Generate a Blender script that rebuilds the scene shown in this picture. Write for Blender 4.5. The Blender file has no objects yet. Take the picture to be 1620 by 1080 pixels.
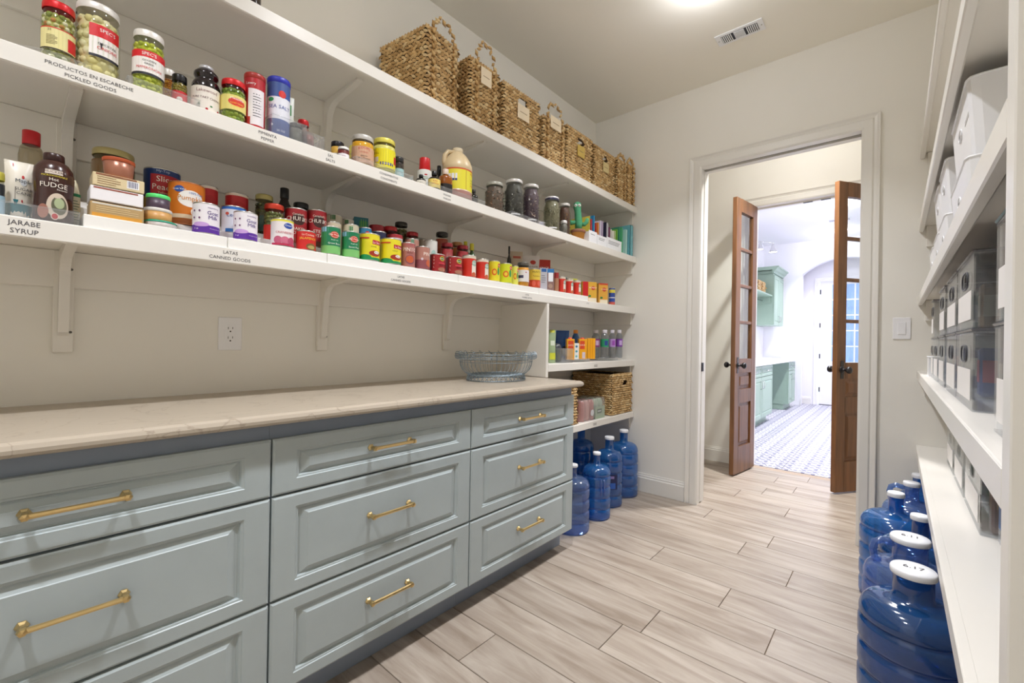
import bpy, math, random
import numpy as np
from mathutils import Vector, Matrix
random.seed(7)
rnd = random.Random(11)
PI = math.pi
C = bpy.context.scene.collection
scene = bpy.context.scene

# ---------------------------------------------------------------- camera
cam = bpy.data.cameras.new('camera'); co = bpy.data.objects.new('camera', cam); C.objects.link(co)
cam.sensor_width = 36; cam.lens = 697.386 / 1620 * 36; cam.clip_start = .02; cam.clip_end = 60
cam.shift_y = -(540 - 536.5535) / 1620
R_ = Vector((0.75399627, 0.65665892, 0.01699083)); U_ = Vector((-0.01151666, -0.01264709, 0.9998537)); F_ = Vector((-0.65677774, 0.75408163, 0.00197334))
m4 = Matrix((R_, U_, -F_)).transposed().to_4x4(); m4.translation = Vector((1.93927745, -3.26457613, 1.15366392))
co.matrix_world = m4
scene.camera = co
# ---------------------------------------------------------------- world, light, exposure
w = bpy.data.worlds.new('world'); scene.world = w; w.use_nodes = True
w.node_tree.nodes['Background'].inputs[0].default_value = (.62, .78, 1, 1)
w.node_tree.nodes['Background'].inputs[1].default_value = 2.2
scene.view_settings.view_transform = 'Standard'; scene.view_settings.look = 'None'
scene.view_settings.gamma = 1; scene.view_settings.use_curve_mapping = False
scene.view_settings.exposure = 0.2
scene.cycles.max_bounces = 14; scene.cycles.diffuse_bounces = 12; scene.cycles.glossy_bounces = 3
scene.cycles.transparent_max_bounces = 24; scene.cycles.transmission_bounces = 4
scene.cycles.caustics_reflective = False; scene.cycles.caustics_refractive = False
scene.cycles.sample_clamp_indirect = 4
scene.cycles.use_denoising = True
WARM = (.95, .955, 1); NEUT = (1, .98, .97); COOL = (.93, .93, 1)
PANTRY_W = 12.4; HALL_W = 26; LAUNDRY_W = 40

# ---------------------------------------------------------------- materials
def lin(h):
    if not isinstance(h, str): return tuple(h)[:3]
    h = h.lstrip('#'); v = [int(h[i:i+2], 16) / 255 for i in (0, 2, 4)]
    return tuple(c / 12.92 if c <= .04045 else ((c + .055) / 1.055) ** 2.4 for c in v)
_m = {}
def pmat(col, rough=.5, metal=0, coat=0, noise=0, nscale=20, bump=0, bscale=200, emis=0, name=None, spec=.5):
    key = (col, rough, metal, coat, noise, nscale, bump, bscale, emis, name, spec)
    if key in _m: return _m[key]
    m = bpy.data.materials.new(name or 'paint'); m.use_nodes = True; nt = m.node_tree; b = nt.nodes['Principled BSDF']
    c = lin(col)
    b.inputs['Base Color'].default_value = (*c, 1); b.inputs['Roughness'].default_value = rough
    b.inputs['Metallic'].default_value = metal; b.inputs['Coat Weight'].default_value = coat
    b.inputs['Specular IOR Level'].default_value = spec
    if emis: b.inputs['Emission Color'].default_value = (*c, 1); b.inputs['Emission Strength'].default_value = emis
    if noise or bump:
        tc = nt.nodes.new('ShaderNodeTexCoord')
    if noise:
        n = nt.nodes.new('ShaderNodeTexNoise'); n.inputs['Scale'].default_value = nscale; n.inputs['Detail'].default_value = 4
        nt.links.new(tc.outputs['Object'], n.inputs['Vector'])
        r = nt.nodes.new('ShaderNodeValToRGB'); r.color_ramp.elements[0].position = .3; r.color_ramp.elements[1].position = .7
        r.color_ramp.elements[0].color = (*[x * (1 - noise) for x in c], 1); r.color_ramp.elements[1].color = (*[min(1, x * (1 + noise)) for x in c], 1)
        nt.links.new(n.outputs['Fac'], r.inputs['Fac']); nt.links.new(r.outputs['Color'], b.inputs['Base Color'])
    if bump:
        n2 = nt.nodes.new('ShaderNodeTexNoise'); n2.inputs['Scale'].default_value = bscale
        nt.links.new(tc.outputs['Object'], n2.inputs['Vector'])
        bm = nt.nodes.new('ShaderNodeBump'); bm.inputs['Strength'].default_value = bump; bm.inputs['Distance'].default_value = .002
        nt.links.new(n2.outputs['Fac'], bm.inputs['Height']); nt.links.new(bm.outputs['Normal'], b.inputs['Normal'])
    _m[key] = m; return m
def gmat(col='#ffffff', body=0., rough=.05, edge=.55, base=.05, name='clear_plastic', dcol=None):
    """thin clear wall: tinted transparent + gloss that rises at grazing angles + a little body colour"""
    key = ('g', col, body, rough, edge, base, dcol)
    if key in _m: return _m[key]
    m = bpy.data.materials.new(name); m.use_nodes = True; nt = m.node_tree; nt.nodes.clear(); N = nt.nodes.new; L = nt.links.new
    out = N('ShaderNodeOutputMaterial'); tr = N('ShaderNodeBsdfTransparent'); gl = N('ShaderNodeBsdfGlossy'); df = N('ShaderNodeBsdfDiffuse')
    c = lin(col); tr.inputs[0].default_value = (*c, 1); gl.inputs['Roughness'].default_value = rough; df.inputs[0].default_value = (*lin(dcol or col), 1)
    gl.inputs[0].default_value = (.9, .9, .9, 1)
    lw = N('ShaderNodeLayerWeight'); lw.inputs['Blend'].default_value = .5
    p = N('ShaderNodeMath'); p.operation = 'POWER'; L(lw.outputs['Facing'], p.inputs[0]); p.inputs[1].default_value = 3
    ma = N('ShaderNodeMath'); ma.operation = 'MULTIPLY_ADD'; L(p.outputs[0], ma.inputs[0]); ma.inputs[1].default_value = edge; ma.inputs[2].default_value = base
    m1 = N('ShaderNodeMixShader'); m1.inputs[0].default_value = body; L(tr.outputs[0], m1.inputs[1]); L(df.outputs[0], m1.inputs[2])
    m2 = N('ShaderNodeMixShader'); L(ma.outputs[0], m2.inputs[0]); L(m1.outputs[0], m2.inputs[1]); L(gl.outputs[0], m2.inputs[2])
    L(m2.outputs[0], out.inputs[0]); _m[key] = m; return m
WALL = pmat('#eae8e1', .75, noise=.012, nscale=3, bump=.05, bscale=120, name='wall_paint')
CEIL = pmat('#f2efe5', .85, bump=.05, bscale=120, name='ceiling_paint')
TRIM = pmat('#e4e2dc', .38, name='trim_paint')
SHELF = pmat('#e6e3dc', .32, noise=.01, nscale=6, name='shelf_paint')
CAB = pmat('#acb7b9', .36, noise=.03, nscale=9, bump=.04, bscale=90, name='cabinet_paint')
CAB_SHADE = pmat('#8a95a4', .4, noise=.02, nscale=9, name='shaded_cabinet_paint')  # darker, bluer cabinet paint: shade under worktop and drawers put into the colour
BRASS = pmat('#dcc088', .28, metal=1, noise=.05, name='brass')
STEEL = pmat('#c4c2bc', .3, metal=1, name='steel')
CHROME = pmat('#d8d8d8', .15, metal=1, name='chrome')
BLACK = pmat('#16151a', .35, name='black_metal')
INK = pmat('#4c4a50', .8, name='ink')
GREEN = pmat('#93ab99', .35, noise=.02, name='sage_paint')
PLWHITE = pmat('#eeeff2', .3, name='white_plastic')
LWHITE = pmat('#efeef2', .5, name='laundry_paint')

def wood_mat(name, c1, c2, scale=(1, 12, 12), rough=.4, objrand=0., c3=None, axis=0):
    m = bpy.data.materials.new(name); m.use_nodes = True; nt = m.node_tree; b = nt.nodes['Principled BSDF']; N = nt.nodes.new; L = nt.links.new
    tc = N('ShaderNodeTexCoord'); mp = N('ShaderNodeMapping'); mp.inputs['Scale'].default_value = scale
    oi = N('ShaderNodeObjectInfo'); cv = N('ShaderNodeVectorMath'); cv.operation = 'SCALE'; cv.inputs[0].default_value = (13, 29, 7); L(oi.outputs['Random'], cv.inputs['Scale'])
    ad = N('ShaderNodeVectorMath'); ad.operation = 'ADD'; L(tc.outputs['Object'], mp.inputs['Vector']); L(mp.outputs[0], ad.inputs[0]); L(cv.outputs[0], ad.inputs[1])
    n = N('ShaderNodeTexNoise'); n.inputs['Scale'].default_value = 2.2; n.inputs['Detail'].default_value = 9; n.inputs['Roughness'].default_value = .62; n.inputs['Distortion'].default_value = .6
    L(ad.outputs[0], n.inputs['Vector'])
    r = N('ShaderNodeValToRGB'); e = r.color_ramp.elements; e[0].position = .34; e[0].color = (*lin(c1), 1); e[1].position = .66; e[1].color = (*lin(c2), 1)
    if c3: k = r.color_ramp.elements.new(.52); k.color = (*lin(c3), 1)
    L(n.outputs['Fac'], r.inputs['Fac'])
    hs = N('ShaderNodeHueSaturation'); mr = N('ShaderNodeMapRange'); mr.inputs['To Min'].default_value = 1 - objrand; mr.inputs['To Max'].default_value = 1 + objrand
    L(oi.outputs['Random'], mr.inputs['Value']); L(mr.outputs[0], hs.inputs['Value']); L(r.outputs['Color'], hs.inputs['Color']); L(hs.outputs[0], b.inputs['Base Color'])
    b.inputs['Roughness'].default_value = rough
    bp = N('ShaderNodeBump'); bp.inputs['Strength'].default_value = .15; bp.inputs['Distance'].default_value = .002; L(n.outputs['Fac'], bp.inputs['Height']); L(bp.outputs[0], b.inputs['Normal'])
    return m
PLANK = wood_mat('plank_tile', '#8a7c6e', '#b0a599', (.9, 7, 7), .42, .06, '#a29689')
DOORWOOD = wood_mat('door_wood', '#614128', '#805736', (9, 9, .8), .38, .03)
def stone_mat():
    m = bpy.data.materials.new('quartz'); m.use_nodes = True; nt = m.node_tree; b = nt.nodes['Principled BSDF']; N = nt.nodes.new; L = nt.links.new
    tc = N('ShaderNodeTexCoord'); n = N('ShaderNodeTexNoise'); n.inputs['Scale'].default_value = 3; n.inputs['Detail'].default_value = 6; n.inputs['Distortion'].default_value = 2.2
    L(tc.outputs['Object'], n.inputs['Vector']); r = N('ShaderNodeValToRGB'); e = r.color_ramp.elements
    base = lin('#b0a595'); e[0].position = 0; e[0].color = (*base, 1); e[1].position = 1; e[1].color = (*lin('#b6ab9b'), 1)
    for p, c in ((.490, '#b0a595'), (.5, '#9c9080'), (.510, '#b0a595')): k = r.color_ramp.elements.new(p); k.color = (*lin(c), 1)
    L(n.outputs['Fac'], r.inputs['Fac']); L(r.outputs[0], b.inputs['Base Color']); b.inputs['Roughness'].default_value = .3
    return m
QUARTZ = stone_mat()
def pattern_tile():
    m = bpy.data.materials.new('patterned_tile'); m.use_nodes = True; nt = m.node_tree; b = nt.nodes['Principled BSDF']; N = nt.nodes.new; L = nt.links.new
    tc = N('ShaderNodeTexCoord'); sx = N('ShaderNodeSeparateXYZ'); L(tc.outputs['Object'], sx.inputs[0])
    def M(op, a, b_=None):
        q = N('ShaderNodeMath'); q.operation = op
        for i, v in enumerate((a, b_)):
            if v is None: continue
            if isinstance(v, (int, float)): q.inputs[i].default_value = v
            else: L(v, q.inputs[i])
        return q.outputs[0]
    k = 2 * PI / .205
    X = M('MULTIPLY', sx.outputs[0], k); Y = M('MULTIPLY', sx.outputs[1], k)
    cx, cy = M('COSINE', X), M('COSINE', Y)
    s1 = M('ADD', cx, cy); c2 = M('MULTIPLY', M('COSINE', M('MULTIPLY', X, 2)), M('COSINE', M('MULTIPLY', Y, 2)))
    c3 = M('MULTIPLY', M('SINE', M('ADD', X, Y)), M('SINE', M('SUBTRACT', X, Y)))
    t = M('SINE', M('ADD', M('MULTIPLY', s1, 3.1), M('MULTIPLY', M('ADD', c2, c3), 2.4)))
    r = N('ShaderNodeValToRGB'); r.color_ramp.elements[0].position = .05; r.color_ramp.elements[0].color = (*lin('#74748a'), 1); r.color_ramp.elements[1].position = .3; r.color_ramp.elements[1].color = (*lin('#c8c6ca'), 1)
    L(t, r.inputs[0]); L(r.outputs[0], b.inputs['Base Color']); b.inputs['Roughness'].default_value = .4
    return m
PATTILE = pattern_tile()

# ---------------------------------------------------------------- mesh helpers
class M:
    def __init__(s): s.v = []; s.f = []; s.mi = []; s.sm = []
    def add(s, vs, fs, mi=0, sm=False):
        o = len(s.v); s.v += [tuple(map(float, v)) for v in vs]
        for f in fs: s.f.append(tuple(i + o for i in f)); s.mi.append(mi); s.sm.append(sm)
        return s
    def box(s, x0, x1, y0, y1, z0, z1, mi=0, b=0):
        if b <= 0:
            vs = [(x, y, z) for z in (z0, z1) for y in (y0, y1) for x in (x0, x1)]
            return s.add(vs, [(0, 2, 3, 1), (4, 5, 7, 6), (0, 1, 5, 4), (2, 6, 7, 3), (0, 4, 6, 2), (1, 3, 7, 5)], mi)
        b = min(b, (x1 - x0) * .49, (y1 - y0) * .49, (z1 - z0) * .49); vs = []; idx = {}
        for i in (0, 1):
            for j in (0, 1):
                for k in (0, 1):
                    X, Y, Z = (x0, x1)[i], (y0, y1)[j], (z0, z1)[k]; dx, dy, dz = (b, -b)[i], (b, -b)[j], (b, -b)[k]
                    idx[i, j, k] = len(vs); vs += [(X, Y + dy, Z + dz), (X + dx, Y, Z + dz), (X + dx, Y + dy, Z)]
        fs = []
        for i in (0, 1): fs.append([idx[i, 0, 0], idx[i, 1, 0], idx[i, 1, 1], idx[i, 0, 1]])
        for j in (0, 1): fs.append([idx[0, j, 0] + 1, idx[1, j, 0] + 1, idx[1, j, 1] + 1, idx[0, j, 1] + 1])
        for k in (0, 1): fs.append([idx[0, 0, k] + 2, idx[1, 0, k] + 2, idx[1, 1, k] + 2, idx[0, 1, k] + 2])
        for a in (0, 1):
            for c in (0, 1):
                fs.append([idx[a, c, 0], idx[a, c, 0] + 1, idx[a, c, 1] + 1, idx[a, c, 1]])
                fs.append([idx[a, 0, c], idx[a, 0, c] + 2, idx[a, 1, c] + 2, idx[a, 1, c]])
                fs.append([idx[0, a, c] + 1, idx[0, a, c] + 2, idx[1, a, c] + 2, idx[1, a, c] + 1])
        for q in idx.values(): fs.append([q, q + 1, q + 2])
        cen = Vector(((x0 + x1) / 2, (y0 + y1) / 2, (z0 + z1) / 2)); out = []
        for f in fs:
            p = [Vector(vs[q]) for q in f]; nrm = (p[1] - p[0]).cross(p[2] - p[0]); mid = sum(p, Vector()) / len(p)
            out.append(tuple(f) if nrm.dot(mid - cen) > 0 else tuple(reversed(f)))
        return s.add(vs, out, mi)
    def lathe(s, prof, n=24, c=(0, 0, 0), mi=0, sm=True, a0=0, a1=2 * PI, sy=1):
        full = abs(a1 - a0 - 2 * PI) < 1e-6; vs = []; k = n if full else n + 1
        for r, z in prof:
            for i in range(k):
                a = a0 + (a1 - a0) * i / n; vs.append((c[0] + r * math.cos(a), c[1] + r * sy * math.sin(a), c[2] + z))
        fs = []
        for j in range(len(prof) - 1):
            for i in range(n):
                i2 = (i + 1) % k
                q = (j * k + i, j * k + i2, (j + 1) * k + i2, (j + 1) * k + i)
                if prof[j][0] < 1e-9: q = (q[0], q[2], q[3])
                elif prof[j + 1][0] < 1e-9: q = (q[0], q[1], q[2])
                fs.append(q)
        return s.add(vs, fs, mi, sm)
    def tube(s, pts, r, n=8, mi=0, closed=False, sm=True, caps=True):
        P = [Vector(p) for p in pts]; K = len(P); vs = []; up = None
        for i in range(K):
            t = (P[(i + 1) % K] - P[i - 1]) if closed else (P[min(i + 1, K - 1)] - P[max(i - 1, 0)])
            t.normalize()
            if up is None: up = Vector((0, 0, 1)) if abs(t.z) < .9 else Vector((1, 0, 0))
            a = t.cross(up); 
            if a.length < 1e-5: a = t.orthogonal()
            a.normalize(); b = a.cross(t).normalized(); up = b
            rr = r[i] if isinstance(r, (list, tuple)) else r
            for j in range(n):
                q = P[i] + a * (rr * math.cos(2 * PI * j / n)) + b * (rr * math.sin(2 * PI * j / n)); vs.append(tuple(q))
        fs = []
        for i in range(K if closed else K - 1):
            for j in range(n):
                fs.append((i * n + j, ((i + 1) % K) * n + j, ((i + 1) % K) * n + (j + 1) % n, i * n + (j + 1) % n))
        s.add(vs, fs, mi, sm)
        if caps and not closed:
            o = len(s.v) - K * n
            s.f += [tuple(o + j for j in range(n)), tuple(o + (K - 1) * n + n - 1 - j for j in range(n))]; s.mi += [mi, mi]; s.sm += [False, False]
        return s
    def prism(s, poly, a, b, axis='y', mi=0):
        """extrude a 2D polygon along an axis"""
        n = len(poly); vs = []
        for t in (a, b):
            for p, q in poly: vs.append({'y': (p, t, q), 'x': (t, p, q), 'z': (p, q, t)}[axis])
        fs = [tuple(range(n)), tuple(range(2 * n - 1, n - 1, -1))] + [(i, i + n, (i + 1) % n + n, (i + 1) % n) for i in range(n)]
        return s.add(vs, fs, mi)
    def ball(s, c, r, mi=0, n=6, m=4, sc=(1, 1, 1)):
        pr = [(r * math.sin(PI * i / m), -r * math.cos(PI * i / m)) for i in range(m + 1)]; pr[0] = (0, -r); pr[-1] = (0, r)
        o = len(s.v); s.lathe(pr, n, (0, 0, 0), mi)
        for i in range(o, len(s.v)): x, y, z = s.v[i]; s.v[i] = (c[0] + x * sc[0], c[1] + y * sc[1], c[2] + z * sc[2])
        return s
    def build(s, name, mats, parent=None, loc=None, rz=0):
        me = bpy.data.meshes.new(name); me.from_pydata(s.v, [], s.f)
        if not isinstance(mats, (list, tuple)): mats = [mats]
        for m in mats: me.materials.append(m)
        me.polygons.foreach_set('material_index', s.mi); me.polygons.foreach_set('use_smooth', s.sm); me.update()
        return link(name, me, parent, loc, rz)
def fixn(o):
    import bmesh
    b = bmesh.new(); b.from_mesh(o.data); bmesh.ops.recalc_face_normals(b, faces=b.faces); b.to_mesh(o.data); b.free(); return o
def link(name, me, parent=None, loc=None, rz=0):
    o = bpy.data.objects.new(name, me); C.objects.link(o)
    if parent: o.parent = parent
    if loc: o.location = loc
    if rz: o.rotation_euler.z = rz
    return o
def tag(o, label=None, cat=None, group=None, kind=None):
    if label: o['label'] = label
    if cat: o['category'] = cat
    if group: o['group'] = group
    if kind: o['kind'] = kind
    return o
def thing(name, label, cat, loc=(0, 0, 0), rz=0, group=None, kind=None):
    o = bpy.data.objects.new(name, None); C.objects.link(o); o.location = loc; o.rotation_euler.z = rz; o.empty_display_size = .05
    return tag(o, label, cat, group, kind)
def copy_tree(o, parent=None):
    c = o.copy(); C.objects.link(c); c.parent = parent
    for ch in list(o.children): copy_tree(ch, c)
    return c
def struct(name, m, mats, label=None): 
    o = m.build(name, mats); fixn(o); o['kind'] = 'structure'
    if label: o['label'] = label
    return o

# text as flat geometry
_t = {}
def text2d(t, res=2):
    if t in _t: return _t[t]
    cu = bpy.data.curves.new('txt', 'FONT'); cu.body = t; cu.resolution_u = res; cu.align_x = 'CENTER'; cu.size = 1
    o = bpy.data.objects.new('txt', cu); C.objects.link(o); bpy.context.view_layer.update()
    me = bpy.data.meshes.new_from_object(o.evaluated_get(bpy.context.evaluated_depsgraph_get()))
    v = np.array([tuple(p.co) for p in me.vertices]).reshape(-1, 3)[:, :2]; f = [tuple(p.vertices) for p in me.polygons]
    bpy.data.objects.remove(o); bpy.data.curves.remove(cu); bpy.data.meshes.remove(me)
    _t[t] = (v, f); return _t[t]
ITEMS = [
 ('jar', 'pickle_jar', 0.315, -3.186, 1.8375, 0.0319, 0.1485, -0.036, 'glass jar of mixed pickled vegetables with red lid and cream label', 'jar', 'pickled goods jars on the second shelf', {'glass': '#c9cda0', 'lid': '#d3141c', 'lumps': ['#9fa052', '#d8d3a0', '#7f8c33', '#e0dcc0', '#b77b3a'], 'lab': (0.18, 0.62, '#e6dc9c', 1.3), 'deco': [('band', 0.95, 1, '#c8141c', -1, 1), ('band', 0.0, 0.05, '#2a2016', -1, 1), ('band', 0.1, 0.7, '#c8141c', 0.42, 1), ('text', '23', -0.4, 0.82, 0.12, '#4a2a16'), ('lines', -0.3, 0.42, 0.5, 0.45, '#5a4a30', 7)]}),
 ('jar', 'pickle_jar', 0.3, -3.111, 1.8375, 0.0458, 0.1895, -0.07, 'large glass jar of white pearl onions with white lid and red label', 'jar', 'pickled goods jars on the second shelf', {'glass': '#e0dca8', 'lid': '#f2f0ec', 'lumps': ['#e8dfae', '#ded293', '#efe8c4'], 'big': 1, 'lab': (0.25, 0.78, '#f3efec', 0.75), 'labc': 0.35, 'deco': [('band', 0.62, 1, '#d5202a', -1, 1), ('band', 0, 0.08, '#20202c', -1, 1), ('text', "SPEC'S", 0.1, 0.8, 0.13, '#f8f4f0'), ('text', 'COCKTAIL', 0.1, 0.4, 0.09, '#22222a'), ('text', 'ONIONS', 0.1, 0.25, 0.12, '#c8202a'), ('tri', -0.3, 0.35, 0.18, 0.2, '#26222a')]}),
 ('jar', 'pickle_jar', 0.335, -3.009, 1.8275, 0.0357, 0.1695, -0.118, 'glass jar of golden pepperoncini with white lid and red and white label', 'jar', 'pickled goods jars on the second shelf', {'glass': '#c9d060', 'lid': '#f2f0ec', 'lumps': ['#b9c22e', '#cdd24a', '#a9b52a'], 'lab': (0.28, 0.75, '#f3efec', 1.5), 'deco': [('band', 0.72, 1, '#d5202a', -1, 1), ('band', 0, 0.1, '#1d1d24', -1, 1), ('text', "SPEC'S", 0, 0.8, 0.16, '#f8f4f0'), ('text', 'GOLDEN', 0, 0.55, 0.1, '#2a2a2a'), ('text', 'GREEK', 0, 0.42, 0.1, '#2a2a2a'), ('text', 'PEPPERONCINI', 0, 0.24, 0.12, '#c8202a')]}),
 ('jar', 'relish_jar', 0.24, -2.945, 1.8275, 0.0168, 0.1375, -0.139, 'small jar of orange relish with white lid behind the pepperoncini', 'jar', None, {'glass': '#e8a030', 'lid': '#f2f0ec', 'lumps': ['#e0901a', '#c8781c', '#e8b03c'], 'nolab': 1}),
 ('jar', 'relish_jar', 0.31, -2.932, 1.8275, 0.0196, 0.0995, -0.151, 'small jar with black lid and bright red label', 'jar', None, {'glass': '#8a7a30', 'lid': '#1a1a1c', 'lumps': ['#8f7d2c', '#6f6a26'], 'lab': (0.05, 0.62, '#c31a22', 1.5), 'deco': [('oval', 0, 0.45, 0.5, 0.3, '#e8e0d8'), ('lines', 0, 0.42, 0.7, 0.16, '#1c1c1c', 2)]}),
 ('bottle', 'juice_bottle', 0.32, -2.867, 1.8248, 0.0384, 0.1552, -0.181, 'dark cherry juice bottle with silver cap and pale label', 'bottle', None, {'prof': 'growler', 'body': '#160c12', 'cap': '#b9b9be', 'gloss': 1, 'lab': (0.02, 0.52, '#e9e2d8', 1.5), 'deco': [('text', 'Lakewood', 0, 0.78, 0.16, '#7a3a3a'), ('text', 'PURE TART CHERRY', 0, 0.52, 0.105, '#5a2a30'), ('oval', -0.35, 0.28, 0.12, 0.06, '#3d7a46'), ('oval', 0.2, 0.26, 0.12, 0.06, '#3d7a46'), ('oval', 0.0, 0.12, 0.12, 0.1, '#b3202c'), ('oval', 0.55, 0.14, 0.12, 0.1, '#b3202c')]}),
 ('jar', 'pickle_jar', 0.3434, -2.799, 1.8248, 0.0346, 0.1302, -0.213, 'jar of sliced green jalapenos with red lid and yellow label', 'jar', None, {'glass': '#9fb040', 'lid': '#d0181e', 'lumps': ['#8ba02a', '#a5b648', '#6d8822'], 'lab': (0.28, 0.72, '#e6d87c', 1.5), 'deco': [('oval', 0.15, 0.55, 0.95, 0.55, '#d4361e'), ('text', 'Mezzetta', 0.15, 0.7, 0.2, '#fff4ee'), ('text', 'SLICED TAMED', 0.15, 0.42, 0.11, '#ffd84a'), ('text', 'JALAPENO', 0.15, 0.22, 0.11, '#ffd84a')]}),
 ('tub', 'spice_canister', 0.34, -2.737, 1.8248, 0.0313, 0.1792, -0.239, 'tall red spice canister with nutrition panel and red cap', 'canister', None, {'body': '#b01822', 'cap': '#a52a22', 'deco': [('band', 0.05, 0.78, '#e9e4e8', -0.45, 0.6), ('lines', 0.1, 0.45, 0.5, 0.5, '#4a4a50', 9), ('band', 0.0, 0.2, '#c03030', -1, -0.3), ('text', 'Lawry', -0.3, 0.86, 0.07, '#f0e8e8')]}),
 ('tub', 'salt_canister', 0.335, -2.661, 1.8275, 0.0362, 0.1985, -0.27, 'blue and white salt canister with tomato picture and blue cap', 'canister', None, {'body': '#3a5596', 'cap': '#2a34b0', 'deco': [('band', 0.3, 0.72, '#e6e8f2', -1, 1), ('oval', 0.15, 0.78, 0.42, 0.14, '#d2261e'), ('oval', -0.5, 0.66, 0.35, 0.08, '#2f9a62'), ('text', 'SEA SALT', 0, 0.5, 0.09, '#3850a0'), ('oval', -0.4, 0.18, 0.12, 0.05, '#dfe4f4'), ('text', '26 OZ', 0.1, 0.06, 0.05, '#dfe4f4')]}),
 ('pouch', 'seasoning_packet', 0.27, -2.597, 1.8275, 0.0143, 0.1965, -0.285, 'green and white seasoning packet behind the blue salt canister', 'packet', None, {'dep': 0.02, 'body': '#e6ebe4', 'deco': [('rect', 0, 0.75, 0.8, 0.2, '#3f8f4a'), ('rect', 0, 0.4, 0.6, 0.15, '#2a4a90')]}),
 ('jar', 'spice_jar', 0.345, -2.607, 1.8275, 0.0228, 0.0665, -0.293, 'small grey glass jar of ground pepper in the clear bin', 'jar', None, {'glass': '#7f7f7c', 'lid': '#2c2c2c', 'fill': '#5c5a56', 'nolab': 1}),
 ('jar', 'clip_top_jar', 0.27, -2.549, 1.8275, 0.0201, 0.1255, -0.304, 'clip top glass jar with red stopper lid behind the glass mug', 'jar', None, {'glass': '#b0a8a0', 'lid': '#c4161e', 'fill': '#8c6a60', 'nolab': 1}),
 ('mug', 'salt_mug', 0.345, -2.565, 1.8275, 0.0215, 0.0505, -0.31, 'small clear glass mug of pink salt with a wire handle', 'mug', None, {'glass': '#d8b0a8', 'fill': '#d88a80'}),
 ('jar', 'condiment_jar', 0.3, -2.43, 1.8248, 0.025, 0.0802, -0.353, 'small tan sauce jar with black lid, leftmost of the mustard group', 'jar', 'condiment jars on the second shelf', {'glass': '#c89a40', 'lid': '#1b1b22', 'fill': '#d8a848', 'lab': (0.05, 0.5, '#eeeae4', 1.4), 'deco': [('lines', 0, 0.5, 0.7, 0.2, '#6a2020', 2)]}),
 ('jar', 'condiment_jar', 0.345, -2.429, 1.8248, 0.0213, 0.0482, -0.362, 'tiny jar of red preserve with white lid beside the mustard', 'jar', 'condiment jars on the second shelf', {'glass': '#7a2020', 'lid': '#f2f0ec', 'fill': '#6a1418', 'lab': (0.1, 0.55, '#e8e6ea', 1.2), 'deco': [('lines', 0, 0.5, 0.7, 0.3, '#8a2020', 2)]}),
 ('bottle', 'mustard_bottle', 0.24, -2.321, 1.8275, 0.0271, 0.1585, -0.38, 'yellow squeeze bottle half hidden behind the spicy mustard jar', 'bottle', 'condiment jars on the second shelf', {'prof': 'squeeze', 'body': '#d8c62c', 'cap': '#d8d03a', 'lab': (0.2, 0.7, '#e8e070', 1.2), 'deco': [('text', 'MUSTARD', 0, 0.5, 0.16, '#304080')]}),
 ('jar', 'condiment_jar', 0.3355, -2.344, 1.8275, 0.0426, 0.1175, -0.391, 'mustard jar with silver lid and pink label with red lettering', 'jar', 'condiment jars on the second shelf', {'glass': '#d8a020', 'lid': '#c9c7c2', 'fill': '#d79c18', 'lab': (0.05, 0.72, '#d2a68a', 1.5), 'deco': [('arc', 'KOOPS', 0, 0.84, 0.2, '#b8221c'), ('text', 'GOURMET', 0, 0.6, 0.1, '#c03a2c'), ('text', 'Jalapeno', 0, 0.38, 0.11, '#38302c'), ('text', 'Spicy Mustard', 0, 0.24, 0.12, '#38302c')]}),
 ('jar', 'condiment_jar', 0.3331, -2.245, 1.8275, 0.0451, 0.1395, -0.424, 'yellow mustard jar with pale yellow lid and yellow label', 'jar', 'condiment jars on the second shelf', {'glass': '#e0d878', 'lid': '#e0d45a', 'fill': '#d9d070', 'lab': (0.12, 0.8, '#e8dc1c', 1.5), 'deco': [('band', 0.16, 0.3, '#2a2a78', -0.35, 0.5), ('text', 'MUSTARD', 0.05, 0.2, 0.08, '#f4f0d0'), ('band', 0.3, 0.55, '#d8d8d0', -0.9, -0.45), ('band', 0.3, 0.7, '#c03028', 0.55, 0.95), ('lines', -0.6, 0.75, 0.4, 0.12, '#6a6420', 2)]}),
 ('jar', 'condiment_jar', 0.32, -2.166, 1.8275, 0.0223, 0.0985, -0.447, 'dark sauce jar with pale teal label right of the yellow mustard', 'jar', 'condiment jars on the second shelf', {'glass': '#2a201c', 'lid': '#2a2a2c', 'fill': '#2a1c18', 'lab': (0.05, 0.62, '#9ec4c6', 1.4), 'deco': [('lines', 0, 0.5, 0.7, 0.25, '#f0f0f0', 2)]}),
 ('bottle', 'vinegar_bottle', 0.27, -1.989, 1.8275, 0.0347, 0.1645, -0.489, 'white bottle with tall red cap and green leaf print', 'bottle', None, {'prof': 'shaker', 'body': '#dfe0dc', 'cap': '#c8101a', 'lab': (0.1, 0.62, '#e8e9e4', 1.4), 'deco': [('oval', 0, 0.75, 0.3, 0.08, '#c02a2a'), ('lines', 0, 0.58, 0.7, 0.16, '#2a7a3a', 2)]}),
 ('bottle', 'extract_bottle', 0.345, -2.066, 1.8248, 0.0219, 0.0532, -0.483, 'small black extract bottle, shortest of the dark bottles', 'bottle', None, {'prof': 'small', 'body': '#15120f', 'cap': '#101010', 'lab': (0.05, 0.45, '#d9d4c8', 1.2), 'deco': [('lines', 0, 0.5, 0.7, 0.3, '#303030', 2)]}),
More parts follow.
